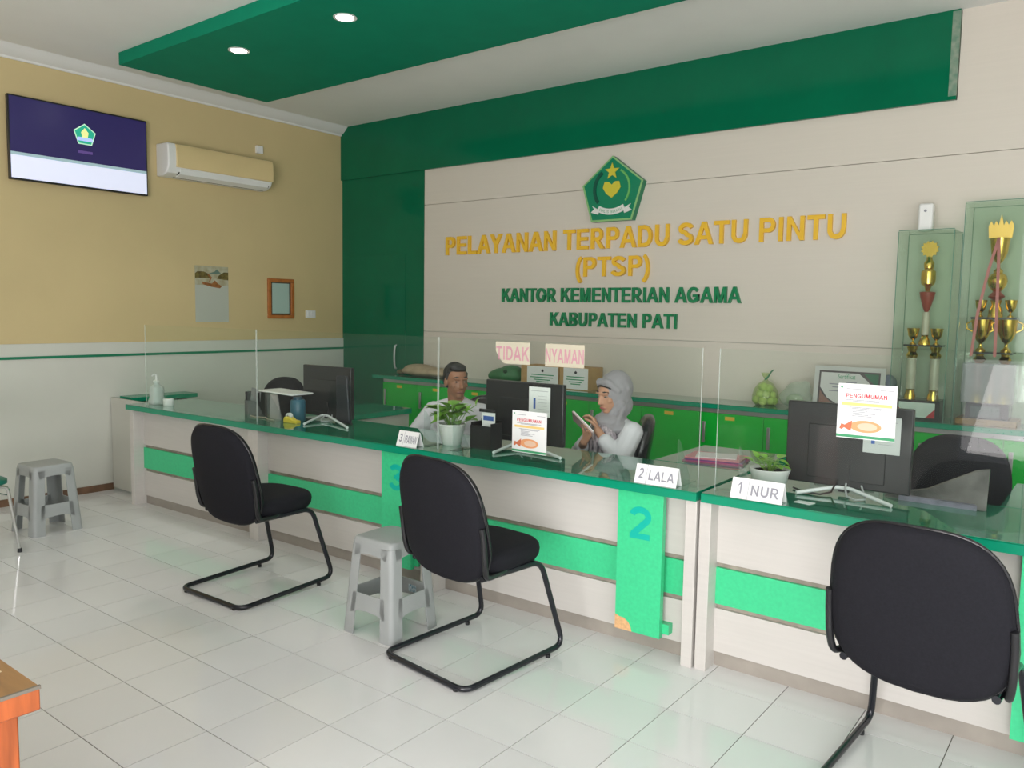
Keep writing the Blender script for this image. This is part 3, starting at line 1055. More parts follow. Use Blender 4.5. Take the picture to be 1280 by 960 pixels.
for s in (0, 1):
    x = -0.41 * s
    MB().tube(fillet([(x, 0.0, 0.01), (x, -0.06, 0.42), (x, -0.36, 0.43), (x, -0.45, 0.83)], 0.03), 0.0095, 10).build('front_leg', CHROME, gc, smooth=60)
    MB().tube([(x, -0.42, 0.01), (x, -0.30, 0.42)], 0.0095, 10).build('rear_leg', CHROME, gc, smooth=60)
    for y in (0.0, -0.42):
        MB().lathe([(0.014, 0), (0.012, 0.025)], 10, (x, y, 0)).build('foot_cap', PLASTIC, gc)
MB().tube([(0, -0.05, 0.36), (-0.41, -0.05, 0.36)], 0.007, 8).build('crossbar', CHROME, gc, smooth=60)

# ------------------------------------------------------------------ wooden desk in the near left corner
wd = thing('wooden_desk', 'reddish wooden desk with worn top in the near left corner', 'desk', (4.916, -4.982, 0))
box('top_board', -1.2, 0, -0.6, 0, 0.70, 0.747, WOODRED, wd, 0.004)
box('top_sheet', -1.198, -0.002, -0.598, -0.002, 0.747, 0.75, WOODTOP, wd)
box('edge_strip', -0.006, 0.001, -0.6, 0.001, 0.744, 0.7508, mat('worn_grey_edge', (0.17, 0.15, 0.12), 0.6), wd)
box('pedestal', -0.45, -0.03, -0.57, -0.03, 0.04, 0.70, WOODRED, wd, 0.004)
box('pedestal', -1.17, -0.75, -0.57, -0.03, 0.04, 0.70, WOODRED, wd, 0.004)
for z in (0.07, 0.28, 0.49):
    d = box('drawer', -0.43, -0.05, -0.578, -0.57, z, z + 0.19, WOODRED, wd, 0.003)
    MB().ball((-0.24, -0.59, z + 0.1), 0.012).build('knob', STEEL, d, smooth=180)
box('plinth', -0.44, -0.04, -0.56, -0.04, 0.0, 0.04, DARK, wd)
box('plinth', -1.16, -0.76, -0.56, -0.04, 0.0, 0.04, DARK, wd)
pp = MB().prism([(4.55, -5.05), (4.79, -5.005), (4.80, -5.03), (4.60, -5.15)], 0.7501, 0.7508, 'z').build('paper_scrap', mat('cream_paper', (0.75, 0.66, 0.45), 0.7))
tag(pp, 'small cream paper strip lying on the wooden desk', 'paper')

# ------------------------------------------------------------------ left wall: TV, air conditioner, calendar, frame
tv = thing('television', 'wall-mounted flat television with dark purple screen on the yellow wall', 'television', (0.0, -2.665, 2.72))
box('wall_bracket', 0.0, 0.035, -0.15, 0.15, -0.12, 0.12, PLASTIC, tv)
box('housing', 0.035, 0.07, -0.517, 0.517, -0.303, 0.303, PLASTIC, tv, 0.004)
TVP = mat('screen_purple', (0.022, 0.016, 0.075), 0.25, emit=0.6)
TVW = mat('screen_white', (0.72, 0.75, 0.92), 0.25, emit=0.45)
box('screen', 0.07, 0.0712, -0.507, 0.507, -0.113, 0.291, TVP, tv)
box('screen_band', 0.07, 0.0712, -0.507, 0.507, -0.29, -0.113, TVW, tv)
box('screen_line', 0.0712, 0.0714, -0.507, 0.507, -0.125, -0.103, mat('screen_grey', (0.30, 0.42, 0.45), 0.3, emit=0.5), tv)


def pent(r, sx=1.0):
    return [(sx * r * math.sin(2 * PI * k / 5), r * math.cos(2 * PI * k / 5)) for k in range(5)]


EM = Matrix(((0, 0, 1, 0.0713), (1, 0, 0, 0.02), (0, 1, 0, 0.10), (0, 0, 0, 1)))


def tvshape(name, pts, d, mt):
    vs = [EM @ Vector((a, b, d)) for a, b in pts]
    return MB().add(vs, [tuple(range(len(pts)))]).build(name, mt, tv)


tvshape('emblem_rim', pent(0.088), 0.0003, mat('screen_palegreen', (0.45, 0.7, 0.5), 0.3, emit=0.6))
tvshape('emblem', pent(0.078), 0.0006, mat('screen_green', (0.02, 0.35, 0.22), 0.3, emit=0.6))
tvshape('emblem_torch', [(-0.02, -0.02), (0.02, -0.02), (0.028, 0.02), (0.0, 0.055), (-0.028, 0.02)], 0.0009, mat('screen_yellow', (0.75, 0.75, 0.3), 0.3, emit=0.6))
tvshape('emblem_ribbon', [(-0.06, -0.045), (0.06, -0.045), (0.055, -0.018), (-0.055, -0.018)], 0.0009, mat('screen_blue', (0.4, 0.5, 0.9), 0.3, emit=0.6))
tvshape('caption_bar', [(-0.055, -0.14), (0.055, -0.14), (0.055, -0.12), (-0.055, -0.12)], 0.0003, mat('screen_violet', (0.09, 0.05, 0.19), 0.3, emit=0.6))

ac = thing('air_conditioner', 'aged cream wall air conditioner beside the television', 'air conditioner', (0.0, -1.525, 2.60))
pr = [(0.0, 0.0), (0.10, 0.0), (0.165, 0.025), (0.19, 0.075), (0.195, 0.13), (0.19, 0.23), (0.175, 0.265), (0.0, 0.27)]
MB().prism(pr, -0.51, 0.51, 'y').build('body', WHITEPL, ac, bevel=0.01)
pr2 = [(0.186, 0.07), (0.199, 0.075), (0.204, 0.13), (0.199, 0.232), (0.183, 0.262), (0.175, 0.262)]
MB().prism(pr2, -0.44, 0.512, 'y').build('front_panel', CREAMPL, ac, bevel=0.006)
MB().prism([(0.115, -0.004), (0.172, 0.02), (0.188, 0.055), (0.186, 0.063), (0.16, 0.03), (0.11, 0.006)], -0.40, 0.47, 'y').build('louvre', WHITEPL, ac)
MB().prism([(0.08, -0.002), (0.165, 0.022), (0.176, 0.036), (0.1702, 0.031), (0.09, 0.004)], -0.41, 0.48, 'y').build('outlet_slot', DARK, ac)
sn = thing('wall_sensor', 'small white box on the wall above the air conditioner', 'wall box', (0.0, -1.035, 2.95))
box('body', 0, 0.03, -0.035, 0.035, 0, 0.07, WHITEPL, sn, 0.004)
box('face', 0.03, 0.033, -0.025, 0.025, 0.01, 0.06, WHITEPL, sn)
sw = thing('light_switch', 'white light switch right of the framed paper on the yellow wall', 'light switch', (0.0, -0.445, 1.42))
box('plate', 0, 0.01, -0.06, 0.06, 0, 0.075, WHITEPL, sw, 0.002)
box('rocker', 0.01, 0.015, -0.04, -0.003, 0.015, 0.06, WHITEPL, sw, 0.001)
box('rocker', 0.01, 0.015, 0.003, 0.04, 0.015, 0.06, WHITEPL, sw, 0.001)

cl = thing('wall_calendar', 'paper wall calendar with a landscape picture on the yellow wall', 'calendar', (0.0, -1.538, 1.378))
box('lower_sheet', 0.001, 0.003, -0.165, 0.165, 0.0, 0.33, mat('calendar_paper', (0.47, 0.50, 0.43), 0.6), cl)
box('sky_print', 0.001, 0.0032, -0.165, 0.165, 0.33, 0.50, mat('calendar_sky', (0.50, 0.50, 0.38), 0.6, col2='#9c9474', scale=14), cl)


def calshape(name, pts, d, mt):
    MB().prism(pts, 0.003, 0.0032 + d, 'x').build(name, mt, cl)


OLV = mat('print_olive', (0.20, 0.16, 0.04), 0.6, col2='#4a3d18', scale=30)
BRN = mat('print_brown', (0.28, 0.11, 0.03), 0.6, noise=0.3, scale=40)
calshape('hill_print', [(-0.165, 0.39), (-0.02, 0.395), (-0.03, 0.43), (-0.08, 0.45), (-0.14, 0.45), (-0.165, 0.43)], 0.0002, OLV)
calshape('hill_print', [(0.05, 0.39), (0.165, 0.38), (0.165, 0.45), (0.12, 0.45), (0.07, 0.42)], 0.0002, OLV)
calshape('mountain_print', [(-0.04, 0.43), (0.03, 0.455), (0.05, 0.475), (0.09, 0.44), (0.05, 0.43)], 0.0002, mat('print_teal', (0.12, 0.20, 0.16), 0.6))
calshape('boat_print', [(-0.09, 0.335), (-0.1, 0.36), (0.0, 0.345), (0.03, 0.375), (0.06, 0.345), (0.10, 0.325), (0.08, 0.305), (0.0, 0.315)], 0.0003, BRN)
calshape('tree_print', [(-0.03, 0.36), (-0.02, 0.36), (0.0, 0.40), (-0.03, 0.43), (-0.045, 0.42), (-0.02, 0.395)], 0.0003, BRN)

pf = thing('picture_frame', 'small wooden frame holding a white paper on the yellow wall', 'picture frame', (0.0, -0.805, 1.412))
for (a, b, c, d) in [(-0.15, 0.15, 0, 0.035), (-0.15, 0.15, 0.35, 0.385)]:
    box('frame_bar', 0, 0.022, a, b, c, d, WOODFRAME, pf, 0.004)
for (a, b) in [(-0.15, -0.115), (0.115, 0.15)]:
    box('frame_bar', 0, 0.022, a, b, 0.035, 0.35, WOODFRAME, pf, 0.004)
box('backing', 0, 0.008, -0.115, 0.115, 0.035, 0.35, mat('frame_inner', (0.10, 0.05, 0.03), 0.5), pf)
box('paper', 0.008, 0.009, -0.098, 0.098, 0.05, 0.34, mat('paper_bluish', (0.62, 0.68, 0.70), 0.6), pf)
box('glass', 0.011, 0.0125, -0.115, 0.115, 0.035, 0.35, CASEGLASS, pf)

# ------------------------------------------------------------------ back wall: emblem and lettering
em = thing('wall_emblem', 'green pentagon emblem with gold star and white ribbon above the lettering', 'emblem', (3.272, -0.02, 2.49))
MX = place_xz(0, 0, 0)
P5 = [(-0.275, 0.04), (0.0, 0.255), (0.275, 0.045), (0.185, -0.25), (-0.185, -0.25)]


def sc(pts, s):
    return [(a * s, b * s) for a, b in pts]


MB().prism(P5, -0.055, 0.0, 'y').build('plate', mat('emblem_side', (0.005, 0.20, 0.09), 0.35), em)
rim = MB()
for k in range(5):
    a, b = Vector(P5[k]), Vector(P5[(k + 1) % 5])
    ia, ib = a * 0.945, b * 0.945
    rim.prism([tuple(a), tuple(b), tuple(ib), tuple(ia)], -0.062, -0.055, 'y')
rim.build('rim', mat('emblem_rim', (0.25, 0.50, 0.20), 0.35), em)
MB().prism(sc(P5, 0.945), -0.058, -0.055, 'y').build('face', mat('emblem_face', (0.0, 0.22, 0.11), 0.35), em)
star = []
for k in range(10):
    r = 0.066 if k % 2 == 0 else 0.028
    star.append((r * math.sin(PI * k / 5), 0.135 + r * math.cos(PI * k / 5)))
EY = mat('emblem_gold', (0.62, 0.55, 0.05), 0.4)
MB().prism(star, -0.066, -0.058, 'y').build('star', EY, em)
for s in (-1, 1):
    bk = [(0, 0.03), (s * 0.03, 0.055), (s * 0.065, 0.055), (s * 0.08, 0.01), (s * 0.05, -0.035), (0, -0.07)]
    MB().prism(bk, -0.066, -0.058, 'y').build('book_page', EY, em)


def arc(r0, r1, a0, a1, sx=1.0, n=12):
    o = [(sx * r1 * math.sin(a0 + (a1 - a0) * k / n), r1 * math.cos(a0 + (a1 - a0) * k / n)) for k in range(n + 1)]
    i = [(sx * r0 * math.sin(a0 + (a1 - a0) * k / n), r0 * math.cos(a0 + (a1 - a0) * k / n)) for k in range(n + 1)]
    return o + i[::-1]


def strip(mb, r0, r1, a0, a1, d0, d1, n=12, sx=1.0, oz=0.0):
    for k in range(n):
        b0, b1 = a0 + (a1 - a0) * k / n, a0 + (a1 - a0) * (k + 1) / n
        mb.prism([(sx * r * math.sin(b), oz + r * math.cos(b)) for r, b in ((r0, b0), (r1, b0), (r1, b1), (r0, b1))], d0, d1, 'y')
    return mb


strip(MB(), 0.15, 0.166, 0.5, 2.25, -0.064, -0.058).build('rice_garland', mat('emblem_lightgreen', (0.14, 0.45, 0.12), 0.4), em)
strip(MB(), 0.145, 0.172, -0.6, -2.25, -0.064, -0.058).build('cotton_garland', mat('emblem_deepgreen', (0.0, 0.08, 0.05), 0.4), em)
rb = MB()
strip(rb, 0.215, 0.262, PI - 0.52, PI + 0.52, -0.07, -0.058, 14, 1.0, 0.06)
RW = mat('ribbon_white', (0.74, 0.76, 0.72), 0.5)
rbo = rb.build('ribbon', RW, em)
for s in (-1, 1):
    MB().prism([(s * 0.11, -0.16), (s * 0.175, -0.125), (s * 0.155, -0.15), (s * 0.185, -0.175), (s * 0.12, -0.195)], -0.068, -0.058, 'y').build('ribbon_tail', RW, rbo)
for k, ch in enumerate('IKHLAS BERAMAL'):
    if ch == ' ':
        continue
    a = (k - 6.5) * 0.066
    Mx = place_xz(0, -0.0705, 0) @ Matrix.Translation((0.239 * math.sin(a), 0.06 - 0.239 * math.cos(a), 0)) @ Matrix.Rotation(a, 4, 'Z')
    text_fit('ribbon_letter', ch, Mx, -0.0055 if ch != 'I' else -0.0015, 0.0055 if ch != 'I' else 0.0015, -0.011, 0.011, INKGREEN, rbo, bold=0.0)

LW = place_xz(0, -0.02, 0)
for lb, body, x0, x1, z0, cap, mt in [
        ('raised gold lettering PELAYANAN TERPADU SATU PINTU', 'PELAYANAN TERPADU SATU PINTU', 1.472, 5.045, 2.03, 0.166, GOLDLET),
        ('raised gold lettering (PTSP) under the long gold line', '(PTSP)', 2.925, 3.60, 1.808, 0.158, GOLDLET),
        ('raised green lettering KANTOR KEMENTERIAN AGAMA', 'KANTOR KEMENTERIAN AGAMA', 2.148, 4.345, 1.60, 0.118, GREENLET),
        ('raised green lettering KABUPATEN PATI, the lowest line on the wall', 'KABUPATEN PATI', 2.672, 3.845, 1.402, 0.113, GREENLET)]:
    t = thing('wall_lettering', lb, 'lettering', (0, 0, 0))
    letters(body, LW, x0, x1, z0, cap, mt, t, depth=0.022)

# ------------------------------------------------------------------ back counter: cabinets
PITCHC = 0.926
first = None
names = ['hidden behind nothing', '', '', '', '', '', '']
cab_lab = ['lime green base cabinet at the left end below the beige sack', 'lime green base cabinet behind the man', 'lime green base cabinet below the cardboard boxes, behind the monitor', 'lime green base cabinet right of the woman in the headscarf', 'lime green base cabinet below the framed certificate, behind the right monitor', 'lime green base cabinet below the trophy cases', 'lime green base cabinet past the right picture edge']
for k in range(7):
    if first is None:
        t = thing('base_cabinet', cab_lab[0], 'cabinet', (0.96, 0, 0), 0, 'lime base cabinets along the back wall')
        box('body', 0.002, PITCHC - 0.002, -0.33, -0.02, 0.06, 0.86, LIME, t)
        box('top_rail', 0.0, PITCHC, -0.342, -0.33, 0.83, 0.862, STEEL, t)
        box('plinth', 0.002, PITCHC - 0.002, -0.30, -0.02, 0.0, 0.06, DARK, t)
        for s in (0, 1):
            x = s * 0.463
            d = box('door', x + 0.002, x + 0.461, -0.35, -0.33, 0.065, 0.827, LIME, t, 0.002)
            hm = MB()
            hm.box(x + 0.03, x + 0.052, -0.368, -0.361, 0.615, 0.765)
            hm.box(x + 0.033, x + 0.049, -0.361, -0.35, 0.62, 0.635)
            hm.box(x + 0.033, x + 0.049, -0.361, -0.35, 0.745, 0.76)
            hm.build('handle', STEEL, d, bevel=0.002)
            sk = MB()
            sk.box(x + 0.19, x + 0.26, -0.3508, -0.35, 0.785, 0.81)
            sk.build('label_sticker', STICKER, d)
        first = t
    else:
        dup(first, cab_lab[k], (0.96 + PITCHC * k, 0, 0), 0, 'lime base cabinets along the back wall')
ef = thing('cabinet_end_panel', 'dark green end panel left of the lime cabinets', 'panel', (0.86, 0, 0))
box('panel', 0, 0.098, -0.35, -0.02, 0, 0.862, DKGREEN, ef)
box('toe_strip', 0.002, 0.096, -0.352, -0.35, 0, 0.06, DARK, ef)
bt = thing('back_worktop', 'long dark green worktop over the lime cabinets on the back wall', 'worktop', (0.84, -0.375, 0.862))
box('board', 0, 6.62, 0, 0.354, 0.0, 0.027, EDGEGREEN, bt)
box('glass_top', 0, 6.62, 0, 0.354, 0.027, 0.033, TOPGREEN, bt)
ZB = 0.895


def blob(name, prims, mt, parent, voxel=0.006, smooth=6):
    """one continuous surface grown round ellipsoids ('e', centre, radii, euler) and tapered limbs ('c', p, q, r0, r1)"""
    bm = bmesh.new()
    for p in prims:
        if p[0] == 'e':
            rot = Euler(p[3]).to_matrix().to_4x4() if len(p) > 3 else Matrix()
            M = Matrix.Translation(p[1]) @ rot @ Matrix.Diagonal((p[2][0], p[2][1], p[2][2], 1))
            bmesh.ops.create_icosphere(bm, subdivisions=3, radius=1, matrix=M)
        else:
            b2 = bmesh.new()
            for q, r in ((p[1], p[3]), (p[2], p[4])):
                bmesh.ops.create_icosphere(b2, subdivisions=2, radius=r, matrix=Matrix.Translation(q))
            res = bmesh.ops.convex_hull(b2, input=b2.verts)
            junk = [g for g in res['geom_interior'] if isinstance(g, bmesh.types.BMVert)]
            bmesh.ops.delete(b2, geom=junk, context='VERTS')
            tmp = bpy.data.meshes.new('tmp')
            b2.to_mesh(tmp)
            b2.free()
            bm.from_mesh(tmp)
            bpy.data.meshes.remove(tmp)
    me = bpy.data.meshes.new('src')
    bm.to_mesh(me)
    bm.free()
    o = bpy.data.objects.new('src', me)
    COL.objects.link(o)
    r = o.modifiers.new('remesh', 'REMESH')
    r.mode = 'VOXEL'
    r.voxel_size = voxel
    s = o.modifiers.new('smooth', 'SMOOTH')
    s.iterations = smooth
    s.factor = 0.5
    dg = bpy.context.evaluated_depsgraph_get()
    out = bpy.data.meshes.new_from_object(o.evaluated_get(dg))
    bpy.data.objects.remove(o)
    out.name = name
    out.materials.clear()
    out.materials.append(mt)
    out.polygons.foreach_set('use_smooth', [True] * len(out.polygons))
    ob = bpy.data.objects.new(name, out)
    COL.objects.link(ob)
    ob.parent = parent
    return ob


# things on the back counter
t = thing('cloth_sack', 'flat beige sack lying on the left end of the back counter', 'sack', (1.34, -0.19, ZB))
blob('sack', [('e', (0, 0, 0.045), (0.27, 0.13, 0.045)), ('e', (-0.05, 0, 0.075), (0.17, 0.11, 0.04)), ('e', (0.16, 0.01, 0.05), (0.14, 0.12, 0.04), (0, 0.15, 0))], mat('sack_beige', (0.42, 0.33, 0.22), 0.8, noise=0.15, scale=14, bump=0.6, bscale=18), t, 0.01)
blob('tied_end', [('e', (-0.27, -0.02, 0.028), (0.05, 0.05, 0.026))], mat('sack_olive', (0.14, 0.13, 0.06), 0.8), t, 0.008)
t = thing('green_bundle', 'rounded green bag beside the cardboard boxes on the back counter', 'bag', (2.33, -0.17, ZB))
blob('bag', [('e', (0, 0, 0.07), (0.17, 0.12, 0.07)), ('e', (0.04, 0, 0.1), (0.11, 0.1, 0.06)), ('e', (-0.1, 0, 0.06), (0.09, 0.1, 0.055))], mat('bag_green', (0.03, 0.16, 0.055), 0.5, noise=0.25, scale=12, bump=0.6, bscale=14), t, 0.01)
blob('knot', [('e', (0.05, -0.1, 0.11), (0.02, 0.02, 0.018))], mat('bag_knot', (0.01, 0.06, 0.02), 0.5), t, 0.005)


def carton(label, x, y, w, h, d, lw):
    t = thing('cardboard_box', label, 'box', (x, y, ZB), 0, 'cardboard boxes on the back counter')
    box('carton', 0, w, 0, d, 0, h, CARD, t, 0.002)
    lb = box('printed_label', w * lw[0], w * lw[1], -0.001, 0, h * 0.04, h * 0.98, PAPER, t)
    a, b = w * lw[0], w * lw[1]
    ln = MB()
    for k, (s, e, z) in enumerate([(0.14, 0.86, 0.56), (0.1, 0.84, 0.44), (0.22, 0.75, 0.33), (0.3, 0.7, 0.24)]):
        ln.box(a + (b - a) * s, a + (b - a) * e, -0.0014, -0.001, h * z, h * (z + 0.045))
    ln.build('text_line', INKGREEN, lb)
    MB().prism([(a + (b - a) * 0.5 + p * 1.0, h * 0.78 + q) for p, q in pent(0.014)], -0.0014, -0.001, 'y').build('printed_seal', INK, lb)
    return t


carton('cardboard box with a white printed label, left of the pair on the counter', 2.535, -0.25, 0.385, 0.175, 0.22, (0.17, 0.985))
carton('cardboard box with a pale printed label, right of the pair nearer the woman', 2.935, -0.26, 0.275, 0.18, 0.22, (0.14, 0.99))

t = thing('net_bag', 'pale green net bag of fruit left of the framed certificate', 'net bag', (4.61, -0.19, ZB))
NETG = mat('net_green', (0.36, 0.50, 0.16), 0.5, col2='#c9d98a', scale=35)
rf = random.Random(5)
for kk in range(16):
    a, lay = kk * 2.4, kk // 6
    rr = (0.058, 0.046, 0.024)[lay]
    MB().ball((rr * math.cos(a), rr * math.sin(a), 0.030 + 0.046 * lay + rf.uniform(-0.004, 0.006)), rf.uniform(0.026, 0.031)).build('fruit', NETG, t, smooth=180)
MB().lathe([(0.065, 0.002), (0.09, 0.03), (0.09, 0.065), (0.078, 0.11), (0.052, 0.15), (0.016, 0.172), (0.011, 0.185), (0.026, 0.205), (0.034, 0.225)], 18).build('net', clear_mat('net_film', tint=(0.85, 0.92, 0.72), haze=0.16, gloss=0.08, hazecol=(0.55, 0.66, 0.32)), t, smooth=60)
MB().tube([(0.0, -0.012, 0.18), (0.02, -0.018, 0.20), (0.04, -0.016, 0.235), (0.055, -0.01, 0.25)], [0.008, 0.006, 0.005, 0.004], 8).build('tie', mat('tie_green', (0.05, 0.2, 0.1), 0.5), t, smooth=60)
t = thing('plastic_bag', 'clear plastic bag right of the net bag on the back counter', 'bag', (4.82, -0.20, ZB))
blob('film', [('e', (0, 0, 0.07), (0.11, 0.09, 0.07)), ('e', (0.01, 0, 0.12), (0.08, 0.07, 0.06)), ('e', (0.06, 0, 0.15), (0.04, 0.04, 0.04))], clear_mat('film', tint=(0.85, 0.9, 0.85), haze=0.3, gloss=0.1, hazecol=(0.7, 0.76, 0.66)), t, 0.01)
blob('content', [('e', (-0.01, 0.02, 0.05), (0.06, 0.05, 0.045))], mat('content_green', (0.25, 0.38, 0.15), 0.6), t, 0.01)
t = thing('covered_bundle', 'blue-grey covered bundle between the certificate and the trophy cases', 'bag', (5.375, -0.10, ZB))
blob('bundle', [('e', (0, 0, 0.11), (0.055, 0.055, 0.11)), ('e', (0, 0, 0.2), (0.05, 0.05, 0.055))], mat('bundle_blue', (0.16, 0.18, 0.25), 0.5, noise=0.2, scale=15), t, 0.008)
box('base', -0.04, 0.04, -0.04, 0.04, 0.0, 0.02, DARK, t)

t = thing('framed_certificate', 'framed certificate with dark green and red corners leaning on the back wall', 'certificate', (4.93, -0.19, ZB), 0)
LM = Matrix.Rotation(math.radians(-8), 4, 'X')
W, H = 0.44, 0.295
MB().box(0, W, -0.006, 0.006, 0.002, H, M=LM).build('clear_border', mat('acrylic_border', (0.55, 0.56, 0.53), 0.25), t)
MB().box(0.03, W - 0.03, -0.008, -0.006, 0.032, H - 0.03, M=LM).build('dark_mount', mat('mount_dark', (0.09, 0.08, 0.08), 0.5, noise=0.3, scale=14), t)


def cert(name, pts, d, mt):
    MB().prism(pts, -0.008 - d, -0.008, 'y', M=LM).build(name, mt, t)


cx0, cx1, cz0, cz1 = 0.042, W - 0.04, 0.045, H - 0.042
cert('certificate_paper', [(cx0, cz0 + 0.11), (cx0 + 0.05, cz0 + 0.04), (cx0 + 0.12, cz0), (cx1 - 0.02, cz0), (cx1, cz0 + 0.08), (cx1 - 0.06, cz1 - 0.05), (cx1 - 0.12, cz1), (cx0, cz1)], 0.0006, mat('cert_paper', (0.62, 0.63, 0.60), 0.5))
cert('green_corner', [(cx1, cz1), (cx1 - 0.09, cz1), (cx1 - 0.03, cz1 - 0.06), (cx1, cz1 - 0.10)], 0.0008, mat('cert_green', (0.05, 0.16, 0.09), 0.5))
cert('red_corner', [(cx1, cz1 - 0.10), (cx1 - 0.025, cz1 - 0.075), (cx1 - 0.03, cz1 - 0.11), (cx1, cz1 - 0.14)], 0.0008, mat('cert_red', (0.30, 0.06, 0.07), 0.5))
cert('red_corner', [(cx0, cz0), (cx0 + 0.09, cz0), (cx0 + 0.03, cz0 + 0.05), (cx0, cz0 + 0.09)], 0.0008, mat('cert_brown', (0.25, 0.14, 0.11), 0.5))
text_fit('heading', 'Sertifikat', LM @ place_xz(0, -0.0088, 0), 0.15, 0.26, 0.215, 0.245, INKGREEN, t, bold=0.0)
ln = MB()
for a, b, z in ((0.2, 0.27, 0.19), (0.1, 0.2, 0.175), (0.12, 0.25, 0.155), (0.1, 0.24, 0.13)):
    ln.box(a, b, -0.0092, -0.0086, z, z + 0.006, M=LM)
ln.build('text_line', INKGREY, t)


# ------------------------------------------------------------------ trophy cases and trophies
def glass_case(label, x0, x1, y0, y1, h):
    t = thing('glass_case', label, 'display case', (x0, y0, ZB), 0, 'glass trophy cases')
    w, d, e = x1 - x0, y1 - y0, 0.004
    box('front_pane', 0, w, 0, e, 0, h, CASEGLASS, t)
    box('back_pane', 0, w, d - e, d, 0, h, CASEGLASS, t)
    box('side_pane', 0, e, e, d - e, 0, h, CASEGLASS, t)
    box('side_pane', w - e, w, e, d - e, 0, h, CASEGLASS, t)
    box('top_pane', 0, w, 0, d, h, h + e, CASEGLASS, t)
    ed = mat('glass_edge', (0.10, 0.22, 0.16), 0.2)
    for (a, b) in ((0, 0), (w, 0), (0, d), (w, d)):
        box('edge', a - 0.002, a + 0.002, b - 0.002, b + 0.002, 0, h, ed, t)
    for (a, b, c, q) in ((0, w, -0.002, 0.002), (0, w, d - 0.002, d + 0.002)):
        box('edge', a, b, c, q, h + e - 0.001, h + e + 0.003, ed, t)
    return t


glass_case('glass trophy case on the left, the shorter one with the white dispenser on top', 5.435, 5.735, -0.33, -0.05, 1.135)
glass_case('glass trophy case on the right, the taller one cut by the picture edge', 5.785, 6.16, -0.34, -0.04, 1.28)
t = thing('air_freshener', 'white air freshener dispenser standing on the shorter trophy case', 'dispenser', (5.555, -0.2, ZB + 1.142))
box('body', -0.04, 0.04, -0.035, 0.035, 0, 0.165, WHITEPL, t, 0.012)
MB().lathe([(0.008, 0), (0.008, 0.004)], 12).build('nozzle', INKGREY, t).matrix_local = Matrix.Translation((0, -0.035, 0.12)) @ Matrix.Rotation(PI / 2, 4, 'X')

CREAM = mat('cream_column', (0.55, 0.48, 0.38), 0.35, noise=0.1, scale=20)
REDTR = mat('trophy_red', (0.30, 0.05, 0.03), 0.3)
MARB = mat('black_marble', (0.02, 0.02, 0.025), 0.15, noise=0.5, scale=15)


def cup(r, h):
    return [(r * 0.5, 0), (r * 0.52, h * 0.06), (r * 0.2, h * 0.14), (r * 0.16, h * 0.26), (r * 0.5, h * 0.36), (r * 0.85, h * 0.55), (r, h * 0.85), (r * 1.08, h), (r * 0.9, h), (r * 0.8, h * 0.8), (r * 0.1, h * 0.5)]


t = thing('trophy', 'gold trophy with two cream columns in the shorter glass case', 'trophy', (5.585, -0.19, ZB), 0, 'gold trophies in glass cases')
box('base', -0.12, 0.12, -0.09, 0.09, 0, 0.12, MARB, t, 0.003)
pl_ = box('plaque', -0.105, 0.095, -0.0915, -0.09, 0.015, 0.105, PAPER, t)
for s in (-1, 1):
    MB().prism([(-0.005 + s * 0.1, 0.015), (-0.005 + s * 0.1, 0.07), (-0.005 + s * 0.05, 0.015)], -0.0925, -0.0915, 'y').build('red_corner', INKRED, pl_)
for x in (-0.065, 0.065):
    MB().lathe([(0.034, 0), (0.034, 0.012), (0.024, 0.05), (0.027, 0.06)], 18, (x, 0, 0.12)).build('gold_foot', GOLD, t, smooth=40)
    MB().lathe([(0.027, 0), (0.027, 0.19)], 18, (x, 0, 0.18)).build('column', CREAM, t, smooth=40)
    MB().lathe([(0.028, 0), (0.034, 0.02), (0.022, 0.04), (0.034, 0.075)], 18, (x, 0, 0.37)).build('gold_collar', GOLD, t, smooth=40)
    MB().lathe(cup(0.034, 0.10), 18, (x, 0, 0.455), cap=False).build('small_cup', GOLD, t, smooth=50)
box('platform', -0.105, 0.105, -0.06, 0.06, 0.445, 0.455, MARB, t)
MB().lathe([(0.034, 0), (0.034, 0.015), (0.018, 0.05), (0.022, 0.06)], 18, (0, 0, 0.455)).build('gold_foot', GOLD, t, smooth=40)
MB().lathe([(0.022, 0), (0.02, 0.14)], 18, (0, 0, 0.515)).build('column', CREAM, t, smooth=40)
MB().lathe([(0.01, 0), (0.02, 0.02), (0.04, 0.09), (0.045, 0.12), (0.02, 0.125)], 18, (0, 0, 0.655)).build('red_cup', REDTR, t, smooth=40)
MB().lathe([(0.012, 0), (0.02, 0.03), (0.038, 0.045), (0.042, 0.08), (0.04, 0.12), (0.025, 0.135), (0.022, 0.145)], 20, (0, 0, 0.78)).build('gold_vase', GOLD, t, smooth=40)
MB().lathe([(0.028, 0), (0.03, 0.03), (0.018, 0.05), (0.014, 0.07)], 18, (0, 0, 0.92)).build('gold_stem', GOLD, t, smooth=40)
tp = MB()
for k in range(12):
    a0, a1 = 2 * PI * k / 12, 2 * PI * (k + 1) / 12
    am = (a0 + a1) / 2
    tp.prism([(0.04 * math.cos(a0), 0.04 * math.sin(a0)), (0.052 * math.cos(am), 0.052 * math.sin(am)), (0.04 * math.cos(a1), 0.04 * math.sin(a1)), (0, 0)], -0.008, 0.008, 'y')
to = tp.build('topper', GOLD, t)
to.location = (0, 0, 1.035)

